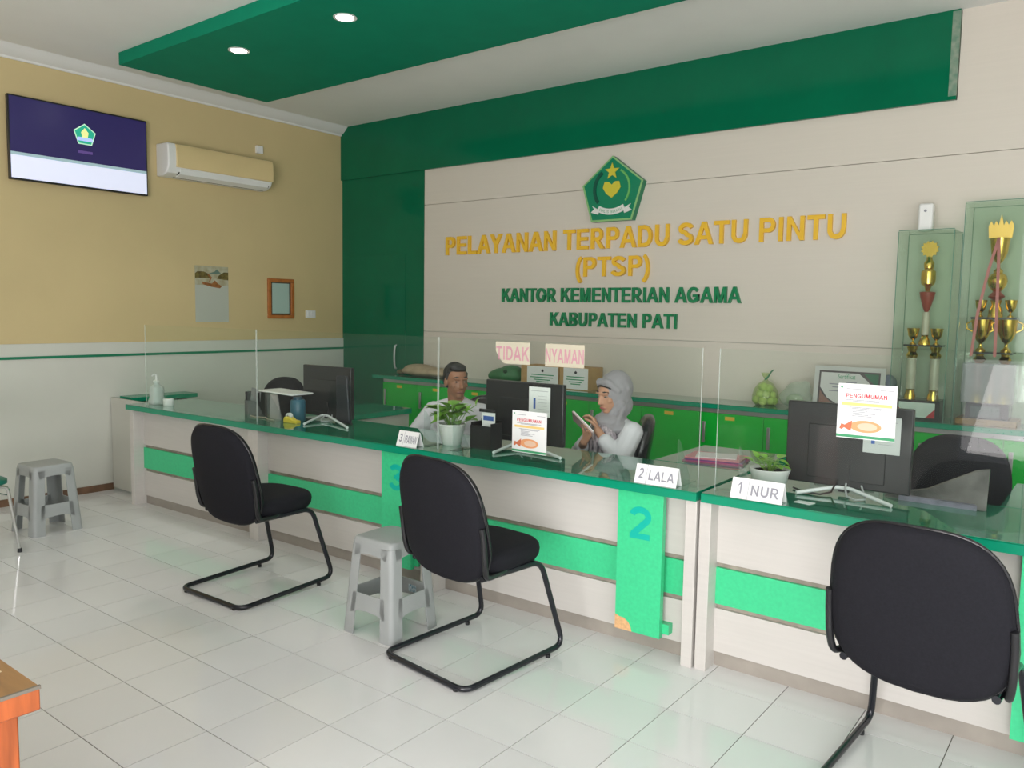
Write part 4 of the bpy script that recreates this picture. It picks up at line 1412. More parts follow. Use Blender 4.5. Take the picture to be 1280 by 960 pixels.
t = thing('trophy', 'tall gold trophy with stacked cups and red ribbon in the taller glass case', 'trophy', (5.95, -0.19, ZB), 0, 'gold trophies in glass cases')
box('wood_base', -0.155, 0.155, -0.12, 0.12, 0, 0.035, mat('trophy_wood', (0.36, 0.17, 0.05), 0.4, noise=0.2, scale=15), t, 0.003)
box('dark_base', -0.11, 0.11, -0.09, 0.09, 0.035, 0.125, MARB, t, 0.003)
box('plaque', -0.085, 0.065, -0.0915, -0.09, 0.045, 0.11, mat('plaque_steel', (0.12, 0.15, 0.16), 0.25, metal=0.5), t)
WRAP = clear_mat('wrap_film', tint=(0.75, 0.73, 0.78), haze=0.35, gloss=0.1, hazecol=(0.72, 0.66, 0.72))
box('plastic_wrap', -0.14, 0.13, -0.1, 0.1, 0.127, 0.36, WRAP, t, 0.01)
for x in (-0.07, 0.0, 0.07):
    s = 1.0 if x else 0.7
    MB().lathe([(0.036 * s, 0), (0.034 * s, 0.02), (0.02 * s, 0.05), (0.03 * s, 0.075 * s)], 18, (x, 0, 0.125)).build('gold_foot', GOLD, t, smooth=40)
    MB().lathe([(0.024 * s, 0), (0.022 * s, 0.16)], 16, (x, 0, 0.125 + 0.075 * s)).build('column', mat('pink_column', (0.55, 0.32, 0.33), 0.3), t, smooth=40)
for x in (-0.065, 0.065):
    MB().lathe([(0.02, 0), (0.034, 0.02), (0.02, 0.04), (0.024, 0.055)], 18, (x, 0, 0.36)).build('gold_collar', GOLD, t, smooth=40)
    MB().lathe(cup(0.052, 0.19), 20, (x, 0, 0.425), cap=False).build('gold_cup', GOLD, t, smooth=50)
    for s in (-1, 1):
        MB().tube([(x + s * 0.04, 0, 0.54), (x + s * 0.075, 0, 0.56), (x + s * 0.078, 0, 0.59), (x + s * 0.052, 0, 0.605)], 0.005, 8).build('cup_handle', GOLD, t, smooth=60)
box('platform', -0.11, 0.11, -0.07, 0.07, 0.415, 0.425, MARB, t)
box('platform', -0.115, 0.115, -0.07, 0.07, 0.616, 0.628, MARB, t)
for x in (-0.075, 0.075):
    MB().lathe(cup(0.03, 0.10), 16, (x, 0, 0.628), cap=False).build('small_cup', GOLD, t, smooth=50)
MB().lathe([(0.04, 0), (0.036, 0.04), (0.022, 0.07), (0.03, 0.1)], 18, (0, 0, 0.628)).build('gold_foot', GOLD, t, smooth=40)
MB().lathe([(0.02, 0), (0.045, 0.02), (0.02, 0.05)], 18, (0, 0, 0.728)).build('red_collar', REDTR, t, smooth=40)
MB().lathe([(0.022, 0), (0.045, 0.03), (0.052, 0.06), (0.045, 0.09), (0.02, 0.11)], 20, (0, 0, 0.778)).build('gold_ball', GOLD, t, smooth=60)
MB().lathe(cup(0.048, 0.20), 20, (0, 0, 0.885), cap=False).build('gold_cup', GOLD, t, smooth=50)
cr = MB()
for k in range(5):
    x = -0.04 + 0.02 * k
    cr.prism([(x - 0.018, 0), (x + 0.018, 0), (x * 1.25 + 0.014, 0.07), (x * 1.25, 0.10 + 0.035 * (k == 2)), (x * 1.25 - 0.014, 0.07)], -0.006 - 0.001 * k, 0.006 + 0.001 * k, 'y')
co = cr.build('crown_topper', mat('gold_red', (0.80, 0.48, 0.12), 0.3, metal=0.6), t)
co.location = (0, 0, 1.085)
for s, x2 in ((-1, -0.10), (1, 0.02)):
    pts = [(0.0, -0.055, 1.085), (x2 * 0.4, -0.075, 0.9), (x2 * 0.8, -0.08, 0.65), (x2, -0.08, 0.40)]
    vs = []
    for p in pts:
        vs += [(p[0] - 0.008, p[1], p[2]), (p[0] + 0.008, p[1], p[2]), (p[0] + 0.008, p[1] + 0.0015, p[2]), (p[0] - 0.008, p[1] + 0.0015, p[2])]
    fs = []
    for i in range(3):
        for q in range(4):
            fs.append((i * 4 + q, i * 4 + (q + 1) % 4, i * 4 + 4 + (q + 1) % 4, i * 4 + 4 + q))
    MB().add(vs, fs + [(0, 1, 2, 3), (12, 13, 14, 15)]).build('ribbon', mat('ribbon_pink', (0.55, 0.16, 0.16), 0.5), t)


# ------------------------------------------------------------------ plants on the desks
def leaf_mesh(name, L, W):
    mb = MB()
    n = 8
    prof = [(0.0, 0.0), (0.08, 0.62), (0.22, 0.95), (0.4, 1.0), (0.6, 0.82), (0.8, 0.45), (0.93, 0.16), (1.0, 0.0)]
    vs = []
    for tt, wv in prof:
        z = -0.25 * L * tt * tt
        vs += [(-wv * W / 2, tt * L, z + 0.12 * W * wv), (0, tt * L, z), (wv * W / 2, tt * L, z + 0.12 * W * wv)]
    fs = []
    for i in range(n - 1):
        a = i * 3
        fs += [(a, a + 1, a + 4, a + 3), (a + 1, a + 2, a + 5, a + 4)]
    mb.add(vs, fs)
    return mb.mesh(name, LEAF, 180)


LM1 = leaf_mesh('leaf', 0.062, 0.052)


def plant(root, leaves, zb):
    for (x, y, z, yaw, tilt, s) in leaves:
        st = MB().tube([(x * 0.25, y * 0.25, zb), (x * 0.6, y * 0.6, zb + (z - zb) * 0.7), (x, y, z)], 0.0022, 6).build('stem', STEM, root, smooth=60)
        o = bpy.data.objects.new('leaf', LM1)
        COL.objects.link(o)
        o.parent = root
        o.location = (x, y, z)
        o.rotation_euler = (tilt, 0, yaw)
        o.scale = (s, s, s)


p1 = thing('potted_plant', 'leafy green plant in a white pot on the desk before the man', 'plant', (3.635, line_y(3.635) + 0.145, ZT))
MB().lathe([(0.048, 0.0), (0.052, 0.004), (0.074, 0.105), (0.078, 0.108), (0.078, 0.118), (0.072, 0.118), (0.068, 0.1)], 28, cap=True).build('pot', WHITEPL, p1, smooth=40)
MB().lathe([(0.067, 0.098), (0.067, 0.1)], 20).build('soil', SOIL, p1)
rnd = random.Random(3)
lv = []
for k in range(38):
    a = rnd.uniform(0, 2 * PI)
    rr = rnd.uniform(0.02, 0.12)
    if math.sin(a) < 0:
        rr = min(rr, 0.07)      # keep the near leaves clear of the screen
    lv.append((rr * math.cos(a) * 1.15, rr * math.sin(a) * 0.5, 0.118 + rnd.uniform(0.015, 0.11) * (1.1 - rr * 4), a - PI / 2 + rnd.uniform(-0.5, 0.5), rnd.uniform(-0.3, 0.7), rnd.uniform(1.1, 1.6)))
lv += [(0.09, -0.02, 0.185, -1.2, 0.9, 0.9), (0.10, 0.01, 0.19, -0.4, 1.2, 0.8), (0.15, 0.03, 0.23, -0.6, 1.45, 0.7)]
plant(p1, lv, 0.1)
p2 = thing('potted_plant', 'small green plant in a low white bowl behind the 1 NUR sign', 'plant', (5.385, -2.225, ZT))
MB().lathe([(0.06, 0.0), (0.068, 0.01), (0.08, 0.06), (0.086, 0.075), (0.086, 0.082), (0.078, 0.082), (0.074, 0.07)], 28).build('bowl', WHITEPL, p2, smooth=40)
MB().lathe([(0.073, 0.068), (0.073, 0.07)], 20).build('soil', SOIL, p2)
lv = []
for k in range(16):
    a = rnd.uniform(0, 2 * PI)
    rr = rnd.uniform(0.01, 0.055)
    lv.append((rr * math.cos(a), rr * math.sin(a), 0.09 + rnd.uniform(0.0, 0.035), a - PI / 2, rnd.uniform(-0.2, 0.5), rnd.uniform(0.7, 1.0)))
lv += [(-0.07, -0.02, 0.105, 1.6, 0.5, 0.8), (-0.055, 0.0, 0.12, 1.2, 0.9, 0.7)]
plant(p2, lv, 0.07)

# ------------------------------------------------------------------ small things on the desks
t = thing('pen_caddy', 'black desk caddy right of the potted plant', 'caddy', (3.845, line_y(3.845) + 0.185, ZT), SL)
cb = MB()
cb.box(-0.07, 0.07, -0.05, 0.05, 0, 0.008)
cb.box(-0.07, 0.07, -0.05, -0.044, 0.008, 0.125)
cb.box(-0.07, 0.07, 0.044, 0.05, 0.008, 0.15)
cb.box(-0.07, -0.064, -0.044, 0.044, 0.008, 0.14)
cb.box(0.064, 0.07, -0.044, 0.044, 0.008, 0.14)
cb.build('tray', PLASTIC, t)
box('card', -0.03, 0.06, 0.0, 0.002, 0.008, 0.195, PAPER, t)
box('card_print', -0.02, 0.05, -0.0006, 0.0, 0.15, 0.175, INKBLUE, t)
box('black_clip', -0.045, 0.06, -0.006, 0.006, 0.195, 0.212, PLASTIC, t)

t = thing('magazine_stack', 'pink and white magazines stacked on the side return behind 2 LALA', 'magazines', (4.95, -1.78, ZT), 0.2)
for k, (w, d, h, c, a) in enumerate([(0.30, 0.21, 0.008, 'mag_magenta', 0.0), (0.29, 0.205, 0.006, 'mag_purple', 0.06), (0.28, 0.2, 0.007, 'mag_pink', -0.05), (0.2, 0.15, 0.004, 'mag_white', 0.15)]):
    cc = {'mag_magenta': (0.42, 0.06, 0.18), 'mag_purple': (0.16, 0.05, 0.2), 'mag_pink': (0.60, 0.22, 0.26), 'mag_white': (0.68, 0.66, 0.66)}[c]
    z = sum([0.008, 0.006, 0.007, 0.004][:k])
    MB().box(-w / 2, w / 2, -d / 2, d / 2, z, z + h, M=Matrix.Rotation(a, 4, 'Z')).build('magazine', mat(c, cc, 0.35), t)
t = thing('folder_bag', 'shiny grey plastic folder leaning on the chair behind the right desk', 'folder', (6.02, -2.03, ZT), 0.0)
vs = [(-0.20, -0.06, 0.001), (0.17, -0.08, 0.001), (0.165, 0.0, 0.15), (0.12, 0.0, 0.14), (-0.05, -0.02, 0.045), (-0.19, -0.04, 0.012)]
mbf = MB()
n = len(vs)
mbf.add([Vector(v) for v in vs] + [Vector(v) + Vector((0, 0.012, 0.004)) for v in vs], [tuple(range(n)), tuple(range(n, 2 * n))[::-1]] + [(i, (i + 1) % n, n + (i + 1) % n, n + i) for i in range(n)])
mbf.build('sleeve', mat('grey_film', (0.12, 0.115, 0.11), 0.22, noise=0.5, scale=9), t)
MB().prism([(-0.14, -0.085), (0.14, -0.09), (0.13, -0.06), (-0.12, -0.062)], 0.0, 0.02, 'z').build('papers', mat('folder_papers', (0.30, 0.28, 0.36), 0.4, col2='#6d6a78', scale=18), t)
t = MB().prism([(-0.035, -0.02), (0.03, -0.03), (0.04, 0.012), (-0.028, 0.02)], 0.0, 0.002, 'z').build('card', PAPER)
t.location = (5.60, -2.425, ZT)
tag(t, 'small white card lying in front of the right monitor', 'card')

# cluster at the left desk
YD = -2.33
t = thing('document_tray', 'dark upright document holder left of the clutter on the left desk', 'holder', (1.80, YD, ZT), 0.1)
box('back', -0.06, 0.06, 0.03, 0.036, 0, 0.17, PLASTIC, t)
box('front', -0.06, 0.06, -0.05, -0.044, 0, 0.10, mat('smoke_plastic', (0.10, 0.10, 0.10), 0.15), t)
box('side', -0.06, -0.054, -0.044, 0.03, 0, 0.16, PLASTIC, t)
box('side', 0.054, 0.06, -0.044, 0.03, 0, 0.16, PLASTIC, t)
box('base', -0.06, 0.06, -0.05, 0.036, 0, 0.004, PLASTIC, t)
MB().box(-0.05, 0.045, -0.02, -0.016, 0.004, 0.185, M=Matrix.Rotation(0.15, 4, 'Y')).build('folder', mat('folder_grey', (0.25, 0.25, 0.25), 0.4), t)
t = thing('label_printer', 'dark ticket printer with a white lid on the left desk', 'printer', (2.04, YD + 0.03, ZT), 0.0)
box('body', -0.09, 0.03, -0.07, 0.08, 0, 0.165, PLASTIC, t, 0.008)
MB().prism([(-0.02, 0), (0.10, 0), (0.06, 0.165), (-0.01, 0.165)], -0.078, -0.07, 'y').build('grey_front', mat('greige_plastic', (0.42, 0.38, 0.38), 0.4), t)
MB().box(-0.13, 0.23, -0.09, 0.09, 0.172, 0.184, M=Matrix.Rotation(0.015, 4, 'Y')).build('white_lid', WHITEPL, t, bevel=0.004)
t = thing('blue_bottle', 'blue cylindrical bottle under the white lid on the left desk', 'bottle', (2.262, YD + 0.0, ZT))
MB().lathe([(0.046, 0), (0.05, 0.006), (0.05, 0.13), (0.042, 0.142)], 22).build('body', mat('bottle_blue', (0.015, 0.11, 0.17), 0.3), t, smooth=40)
MB().lathe([(0.03, 0.142), (0.03, 0.158), (0.027, 0.16)], 18).build('cap', mat('cap_blue', (0.01, 0.06, 0.1), 0.3), t, smooth=40)
t = thing('tape_dispenser', 'small yellow tape dispenser in front of the blue bottle', 'tape dispenser', (2.315, YD - 0.09, ZT), 0.15)
MB().prism([(-0.055, 0), (0.06, 0), (0.055, 0.018), (0.02, 0.022), (0.0, 0.038), (-0.045, 0.04), (-0.055, 0.02)], -0.022, 0.022, 'y').build('body', mat('yellow_plastic', (0.75, 0.58, 0.04), 0.4), t, bevel=0.004)
rr = MB().lathe([(0.012, -0.012), (0.022, -0.012), (0.022, 0.012), (0.012, 0.012)], 16, cap=False).build('tape_roll', PAPER, t)
rr.matrix_local = Matrix.Translation((-0.02, -0.001, 0.042)) @ Matrix.Rotation(PI / 2, 4, 'X')
t = MB().tube([(1.86, YD - 0.09, ZT + 0.006), (1.94, YD - 0.11, ZT + 0.006), (2.02, YD - 0.08, ZT + 0.006), (2.10, YD - 0.12, ZT + 0.006), (2.18, YD - 0.13, ZT + 0.006)], 0.005, 8).build('loose_cable', mat('tan_cable', (0.35, 0.28, 0.22), 0.5), None, smooth=60)
tag(t, 'thin loose cable lying before the clutter on the left desk', 'cable')

t = thing('sanitizer_bottle', 'clear hand sanitizer pump bottle at the left end of the worktop', 'bottle', (0.76, line_y(0.76) + 0.06, ZT))
FROST = mat('frosted_plastic', (0.72, 0.76, 0.74), 0.2, alpha=0.75)
MB().lathe([(0.055, 0), (0.06, 0.01), (0.06, 0.03), (0.05, 0.06), (0.055, 0.1), (0.05, 0.13), (0.022, 0.15), (0.02, 0.165)], 22).build('body', FROST, t, smooth=40)
MB().lathe([(0.022, 0.165), (0.022, 0.18), (0.01, 0.19), (0.008, 0.225)], 16).build('pump', WHITEPL, t, smooth=40)
MB().tube([(0, 0, 0.222), (0.0, -0.02, 0.226), (0.0, -0.035, 0.215)], 0.006, 8).build('nozzle', WHITEPL, t, smooth=60)
t = thing('tissue_roll', 'small white roll beside the sanitizer bottle', 'roll', (0.92, line_y(0.92) + 0.06, ZT))
MB().lathe([(0.012, 0), (0.036, 0), (0.038, 0.004), (0.038, 0.05), (0.036, 0.054), (0.012, 0.054)], 20, cap=False).build('roll', PAPER, t, smooth=40)
MB().lathe([(0.012, 0.0), (0.011, 0.0), (0.011, 0.054), (0.012, 0.054)], 14, cap=False).build('core', CARD, t)


# ------------------------------------------------------------------ office chairs behind the desks
def office_chair(mt, H):
    t = thing('office_chair', 'x', 'chair')
    vs, fs = pillow(superell(0.24, 0.23, 3.4), [(0.85, -0.045), (0.97, -0.03), (1, 0), (0.96, 0.03), (0.8, 0.042), (0.4, 0.046)], Matrix(((1, 0, 0, 0), (0, 0, 1, 0), (0, 1, 0, 0.43), (0, 0, 0, 1))))
    MB().add(vs, fs).build('seat', mt, t, smooth=70)
    h = (H - 0.50) / 2
    M = Matrix.Translation((0, 0.235, 0.50 + h)) @ Matrix.Rotation(math.radians(-9), 4, 'X')
    vs, fs = pillow(superell(0.235, h, 2.8, 0.08), [(0.5, -0.045), (0.85, -0.04), (0.97, -0.02), (1, 0.0), (0.97, 0.02), (0.85, 0.035), (0.5, 0.04)], M, 0.5)
    MB().add(vs, fs).build('backrest', mt, t, smooth=70)
    MB().tube([(0, 0.1, 0.38), (0, 0.24, 0.39), (0, 0.265, 0.5), (0, 0.26, 0.62)], 0.02, 8).build('back_bar', PLASTIC, t, smooth=60)
    MB().lathe([(0.03, 0.08), (0.03, 0.25), (0.018, 0.25), (0.018, 0.39)], 14).build('gas_lift', PLASTIC, t, smooth=40)
    for k in range(5):
        a = 2 * PI * k / 5 + 0.3
        x, y = 0.27 * math.cos(a), 0.27 * math.sin(a)
        lg_ = MB().tube([(0, 0, 0.095), (x, y, 0.07)], [0.022, 0.014], 8).build('base_leg', PLASTIC, t, smooth=60)
        cz = MB().lathe([(0.025, -0.018), (0.027, -0.01), (0.027, 0.01), (0.025, 0.018)], 14).build('caster', PLASTIC, lg_, smooth=40)
        cz.matrix_local = Matrix.Translation((x, y, 0.0275)) @ Matrix.Rotation(a + PI / 2, 4, 'Z') @ Matrix.Rotation(PI / 2, 4, 'X') @ Matrix.Rotation(PI / 2, 4, 'Z')
    return t


oc = office_chair(FABRIC, 0.965)
tag(oc, 'empty black office chair behind the left desk clutter', 'chair', 'office chairs behind the desks')
oc.location = (1.28, -1.92, 0)
oc.rotation_euler = (0, 0, math.radians(8))
dup(oc, 'empty black office chair behind the right monitor', (5.94, -1.62, 0), math.radians(-12), 'office chairs behind the desks')
ol = office_chair(LEATHER, 0.93)
tag(ol, 'shiny black office chair the woman in the headscarf sits on', 'chair', 'office chairs behind the desks')
ol.location = (4.17, -1.60, 0)
ol.rotation_euler = (0, 0, math.radians(-60))
dup(ol, 'black office chair the man in the white shirt sits on', (3.12, -1.54, 0), math.radians(12), 'office chairs behind the desks')


# ------------------------------------------------------------------ people
def frame(theta):
    F = Vector((math.sin(theta), -math.cos(theta), 0))
    S = Vector((math.cos(theta), math.sin(theta), 0))     # to the figure's own left hand side
    return F, S


def hand(wrist, dirv, palm_n, side, curl=0.5, s=1.0):
    """limb list for a hand: palm, four unequal fingers with knuckle bends and a thumb from the palm's side"""
    d = Vector(dirv).normalized()
    nrm = Vector(palm_n)
    nrm = (nrm - d * nrm.dot(d)).normalized()
    sd = d.cross(nrm).normalized() * side
    w = Vector(wrist)
    pr = []
    kn = w + d * 0.075 * s
    for k in (-1, 0, 1):
        pr.append(('c', w + sd * 0.010 * k * s, kn + sd * 0.022 * k * s, 0.017 * s, 0.013 * s))
    for k, L in enumerate((0.068, 0.078, 0.072, 0.056)):
        off = (1.5 - k) * 0.0205 * s
        p = kn + sd * off
        a = 0.0
        for q, fr in enumerate((0.45, 0.32, 0.23)):
            a += curl * (0.7, 1.0, 0.7)[q]
            e = p + (d * math.cos(a) + nrm * math.sin(a)) * L * fr * s
            pr.append(('c', p, e, (0.0082 - 0.0007 * q) * s, (0.0076 - 0.0007 * q) * s))
            p = e
    p = w + d * 0.02 * s + sd * 0.024 * s
    a = 0.0
    for q, L in enumerate((0.036, 0.028, 0.022)):
        e = p + (d * 0.75 + sd * (0.7 - 0.35 * q) + nrm * (0.3 + 0.35 * curl * q)).normalized() * L * s
        pr.append(('c', p, e, (0.0115 - 0.001 * q) * s, (0.010 - 0.001 * q) * s))
        p = e
    return pr


def head(c, F, S, k=1.0, pitch=0.0, ears=True):
    """skull, jaw, nose, brow, lips, ears; c is the centre of the head"""
    th = math.atan2(F.x, -F.y)
    rot = (pitch, 0, th)
    U = Vector((0, 0, math.cos(pitch))) + F * math.sin(pitch)
    F = F * math.cos(pitch) - Vector((0, 0, math.sin(pitch)))

    def P(f, s, u):
        return c + (F * f + S * s + U * u) * k
    pr = [('e', P(-0.012, 0, 0.03), (0.074 * k, 0.092 * k, 0.088 * k), rot),
          ('e', P(0.022, 0, -0.03), (0.060 * k, 0.068 * k, 0.082 * k), rot),
          ('e', P(0.045, 0, -0.088), (0.032 * k, 0.034 * k, 0.026 * k), rot),
          ('c', P(0.084, 0, 0.012), P(0.103, 0, -0.03), 0.009 * k, 0.0125 * k),
          ('e', P(0.094, 0, -0.034), (0.018 * k, 0.012 * k, 0.009 * k), rot),
          ('c', P(0.074, -0.045, 0.026), P(0.082, 0, 0.024), 0.010 * k, 0.011 * k),
          ('c', P(0.074, 0.045, 0.026), P(0.082, 0, 0.024), 0.010 * k, 0.011 * k),
          ('e', P(0.055, -0.042, -0.022), (0.02 * k, 0.022 * k, 0.018 * k), rot),
          ('e', P(0.055, 0.042, -0.022), (0.02 * k, 0.022 * k, 0.018 * k), rot),
          ('e', P(0.083, 0, -0.066), (0.024 * k, 0.010 * k, 0.010 * k), rot),
          ('e', P(-0.005, -0.074, -0.01), (0.010 * k, 0.020 * k, 0.032 * k), rot),
          ('e', P(-0.005, 0.074, -0.01), (0.010 * k, 0.020 * k, 0.032 * k), rot)]
    return (pr if ears else pr[:-2]), P


def eyes(parent, P, k, lip):
    for s in (-1, 1):
        MB().ball(P(0.0725, 0.032 * s, 0.004), (0.0115 * k, 0.0115 * k, 0.0058 * k)).build('eye', mat('eye_white', (0.30, 0.24, 0.21), 0.35), parent, smooth=180)
        MB().ball(P(0.0805, 0.033 * s, 0.004), (0.0058 * k, 0.0058 * k, 0.005 * k)).build('iris', mat('iris_dark', (0.012, 0.008, 0.006), 0.2), parent, smooth=180)
        MB().tube([P(0.080, 0.016 * s, 0.031), P(0.082, 0.034 * s, 0.036), P(0.064, 0.052 * s, 0.030)], [0.0045 * k, 0.005 * k, 0.003 * k], 8).build('eyebrow', HAIR, parent, smooth=60)
    MB().tube([P(0.078, -0.024, -0.068), P(0.0925, -0.008, -0.064), P(0.0925, 0.008, -0.064), P(0.078, 0.024, -0.068)], [0.003 * k, 0.0065 * k, 0.0065 * k, 0.003 * k], 8).build('lips', lip, parent, smooth=60)


def legs_sit(O, F, S, hip, knee_f, seat):
    return [('c', O + S * s * 0.09 + Vector((0, 0, seat + 0.08)), O + F * knee_f + S * s * 0.11 + Vector((0, 0, seat + 0.06)), 0.085, 0.06) for s in (-1, 1)] + \
           [('c', O + F * knee_f + S * s * 0.11 + Vector((0, 0, seat + 0.05)), O + F * (knee_f - 0.06) + S * s * 0.10 + Vector((0, 0, 0.10)), 0.06, 0.042) for s in (-1, 1)]


def shoes(parent, O, F, S, knee_f):
    for s in (-1, 1):
        b = O + F * (knee_f - 0.06) + S * s * 0.10
        blob('shoe', [('c', b + Vector((0, 0, 0.045)), b + F * 0.14 + Vector((0, 0, 0.035)), 0.045, 0.035), ('e', b + Vector((0, 0, 0.07)), (0.045, 0.045, 0.05))], PLASTIC, parent, 0.008)


U = Vector((0, 0, 1))
# --- the man
man = thing('person', 'man in a white shirt sitting behind the desk, face turned to his left', 'person', (3.08, -1.69, 0))
F, S = frame(math.radians(24))
O = Vector((0, 0.02, 0))
HF, HS = frame(math.radians(66))
hc = O + F * 0.03 + U * 1.052
seat = 0.44
prh, PH = head(hc, HF, HS, 0.97, 0.06)
shL, shR = O + S * 0.165 + U * 0.845, O - S * 0.165 + U * 0.845
elL, elR = O + S * 0.25 + F * 0.06 + U * 0.63, O - S * 0.255 + F * 0.10 + U * 0.66
wrL, wrR = O + S * 0.17 + F * 0.26 + U * 0.615, O - S * 0.20 + F * 0.33 + U * 0.80
elR = O - S * 0.29 + F * 0.12 + U * 0.655
wrR = O - S * 0.14 + F * 0.27 + U * 0.60
body = prh + [('c', hc - U * 0.06 - HF * 0.01, O + U * 0.86, 0.054, 0.06),
              ('e', O + U * 0.72, (0.165, 0.10, 0.16), (0, 0, math.radians(24))), ('e', O + U * 0.53, (0.15, 0.105, 0.13), (0, 0, math.radians(24))),
              ('c', shL, elL, 0.045, 0.038), ('c', elL, wrL, 0.038, 0.026), ('c', shR, elR, 0.045, 0.038), ('c', elR, wrR, 0.038, 0.026),
              ('c', shL, O + U * 0.87, 0.045, 0.05), ('c', shR, O + U * 0.87, 0.045, 0.05)]
body += hand(wrL, F * 0.9 - S * 0.3, -U, 1, 0.35)
body += hand(wrR, F - U * 0.05, -U, -1, 0.25)
body += legs_sit(O, F, S, 0.1, 0.40, seat)
blob('body', body, SKINM, man, 0.0042, 4)
eyes(man, PH, 0.97, mat('lips_brown', (0.26, 0.09, 0.07), 0.45))
rh = (0, 0, math.radians(66))
hair = [('e', PH(-0.024, 0, 0.046), (0.0765, 0.086, 0.080), rh), ('e', PH(-0.045, 0, 0.01), (0.0745, 0.062, 0.075), rh),
        ('e', PH(0.02, 0, 0.088), (0.058, 0.056, 0.034), rh), ('c', PH(0.01, -0.07, 0.05), PH(0.008, -0.073, 0.012), 0.011, 0.006), ('c', PH(0.01, 0.07, 0.05), PH(0.008, 0.073, 0.012), 0.011, 0.006)]
blob('hair', hair, HAIR, man, 0.005, 3)
sh = [('e', O + U * 0.72, (0.19, 0.122, 0.165), (0, 0, math.radians(24))), ('e', O + U * 0.54, (0.175, 0.13, 0.14), (0, 0, math.radians(24))), ('e', O + F * 0.03 + U * 0.78, (0.16, 0.11, 0.1), (0, 0, math.radians(24))),
      ('c', shL, elL, 0.066, 0.056), ('c', elL, elL + (wrL - elL) * 0.9, 0.056, 0.042), ('c', shR, elR, 0.066, 0.056), ('c', elR, elR + (wrR - elR) * 0.9, 0.056, 0.042),
      ('c', shL, O + S * 0.05 + U * 0.89, 0.058, 0.05), ('c', shR, O - S * 0.05 + U * 0.89, 0.058, 0.05)]
ring = [O + F * (0.012 + 0.066 * math.cos(a)) + S * (0.068 * math.sin(a)) + U * (0.915 - 0.018 * math.cos(a)) for a in [0.35 + (2 * PI - 0.7) * q / 12 for q in range(13)]]
sh += [('c', ring[q], ring[q + 1], 0.014, 0.014) for q in range(12)] + [('c', ring[0], ring[0] + F * 0.02 + S * 0.025 - U * 0.05, 0.013, 0.008), ('c', ring[12], ring[12] + F * 0.02 - S * 0.025 - U * 0.05, 0.013, 0.008)]
blob('shirt', sh, SHIRT, man, 0.007, 5)
blob('trousers', [(a, b, c, d + 0.018, e + 0.016) for a, b, c, d, e in legs_sit(O, F, S, 0.1, 0.40, seat)] + [('e', O + U * 0.5, (0.18, 0.15, 0.085))], TROUSER, man, 0.01)
shoes(man, O, F, S, 0.40)

# --- the woman
wom = thing('person', 'woman in a grey headscarf and white blouse holding a booklet', 'person', (4.27, -1.62, 0))
TH = math.radians(-26)
F, S = frame(TH)
O = Vector((0, 0.0, 0))
hth = math.radians(-18)
HP = 0.2
HF, HS = frame(hth)
k = 0.93
hc = O + F * 0.045 + U * 1.048
prh, PH = head(hc, HF, HS, k, HP, False)
shL, shR = O + S * 0.15 + U * 0.845, O - S * 0.15 + U * 0.845
elL, elR = O + S * 0.19 + F * 0.11 + U * 0.70, O - S * 0.21 + F * 0.12 + U * 0.68
BASEW = Vector((4.27, -1.62, 0))
wrL = Vector((4.235, -1.775, 0.850)) - BASEW
wrR = Vector((4.20, -1.862, 0.79)) - BASEW
body = prh + [('c', hc - U * 0.06 - HF * 0.01, O + U * 0.86, 0.045, 0.055),
              ('e', O + U * 0.72, (0.145, 0.095, 0.15), (0, 0, TH)), ('e', O + U * 0.53, (0.145, 0.105, 0.13), (0, 0, TH)),
              ('c', shL, elL, 0.042, 0.035), ('c', elL, wrL, 0.035, 0.023), ('c', shR, elR, 0.042, 0.035), ('c', elR, wrR, 0.035, 0.023),
              ('c', shL, O + U * 0.87, 0.042, 0.05), ('c', shR, O + U * 0.87, 0.042, 0.05)]
body += hand(wrL, U * 0.85 - S * 0.5 + F * 0.1, F * 0.6 - S * 0.6, 1, 0.75, 0.92)
body += hand(wrR, U * 0.55 + S * 0.35 - F * 0.1, F * 0.5 - U * 0.3 - S * 0.3, -1, 0.7, 0.92)
body += legs_sit(O, F, S, 0.1, 0.38, 0.44)
blob('body', body, SKINF, wom, 0.0042, 4)
eyes(wom, PH, k, mat('lips_rose', (0.40, 0.11, 0.10), 0.4))
rt = (HP, 0, hth)
hj = [('e', PH(-0.033, 0, 0.012), (0.100 * k, 0.106 * k, 0.126 * k), rt), ('e', PH(-0.055, 0, 0.03), (0.098 * k, 0.098 * k, 0.112 * k), rt),
      ('e', PH(-0.045, 0, -0.075), (0.092 * k, 0.09 * k, 0.09 * k), rt),
      ('c', PH(0.0, -0.078, -0.05), PH(0.045, -0.02, -0.128), 0.026, 0.024), ('c', PH(0.0, 0.078, -0.05), PH(0.045, 0.02, -0.128), 0.026, 0.024),
      ('c', PH(0.03, -0.03, -0.13), PH(0.03, 0.04, -0.13), 0.03, 0.03),
      ('c', PH(0.048, -0.035, 0.086), PH(0.048, 0.035, 0.086), 0.025, 0.025), ('c', PH(0.048, -0.035, 0.086), PH(0.01, -0.075, 0.03), 0.024, 0.022), ('c', PH(0.048, 0.035, 0.086), PH(0.01, 0.075, 0.03), 0.024, 0.022),
      ('e', O + F * 0.045 + U * 0.895, (0.105, 0.10, 0.055), (0, 0, TH)), ('e', O + F * 0.02 + U * 0.865, (0.16, 0.115, 0.052), (0, 0, TH)),
      ('c', PH(-0.06, 0.09, 0.03), O + F * 0.12 + S * 0.03 + U * 0.865, 0.014, 0.016), ('c', PH(-0.09, 0.07, 0.0), O + F * 0.09 + S * 0.11 + U * 0.86, 0.014, 0.016),
      ('c', PH(-0.02, 0.085, -0.06), O + F * 0.13 - S * 0.04 + U * 0.87, 0.014, 0.018)]
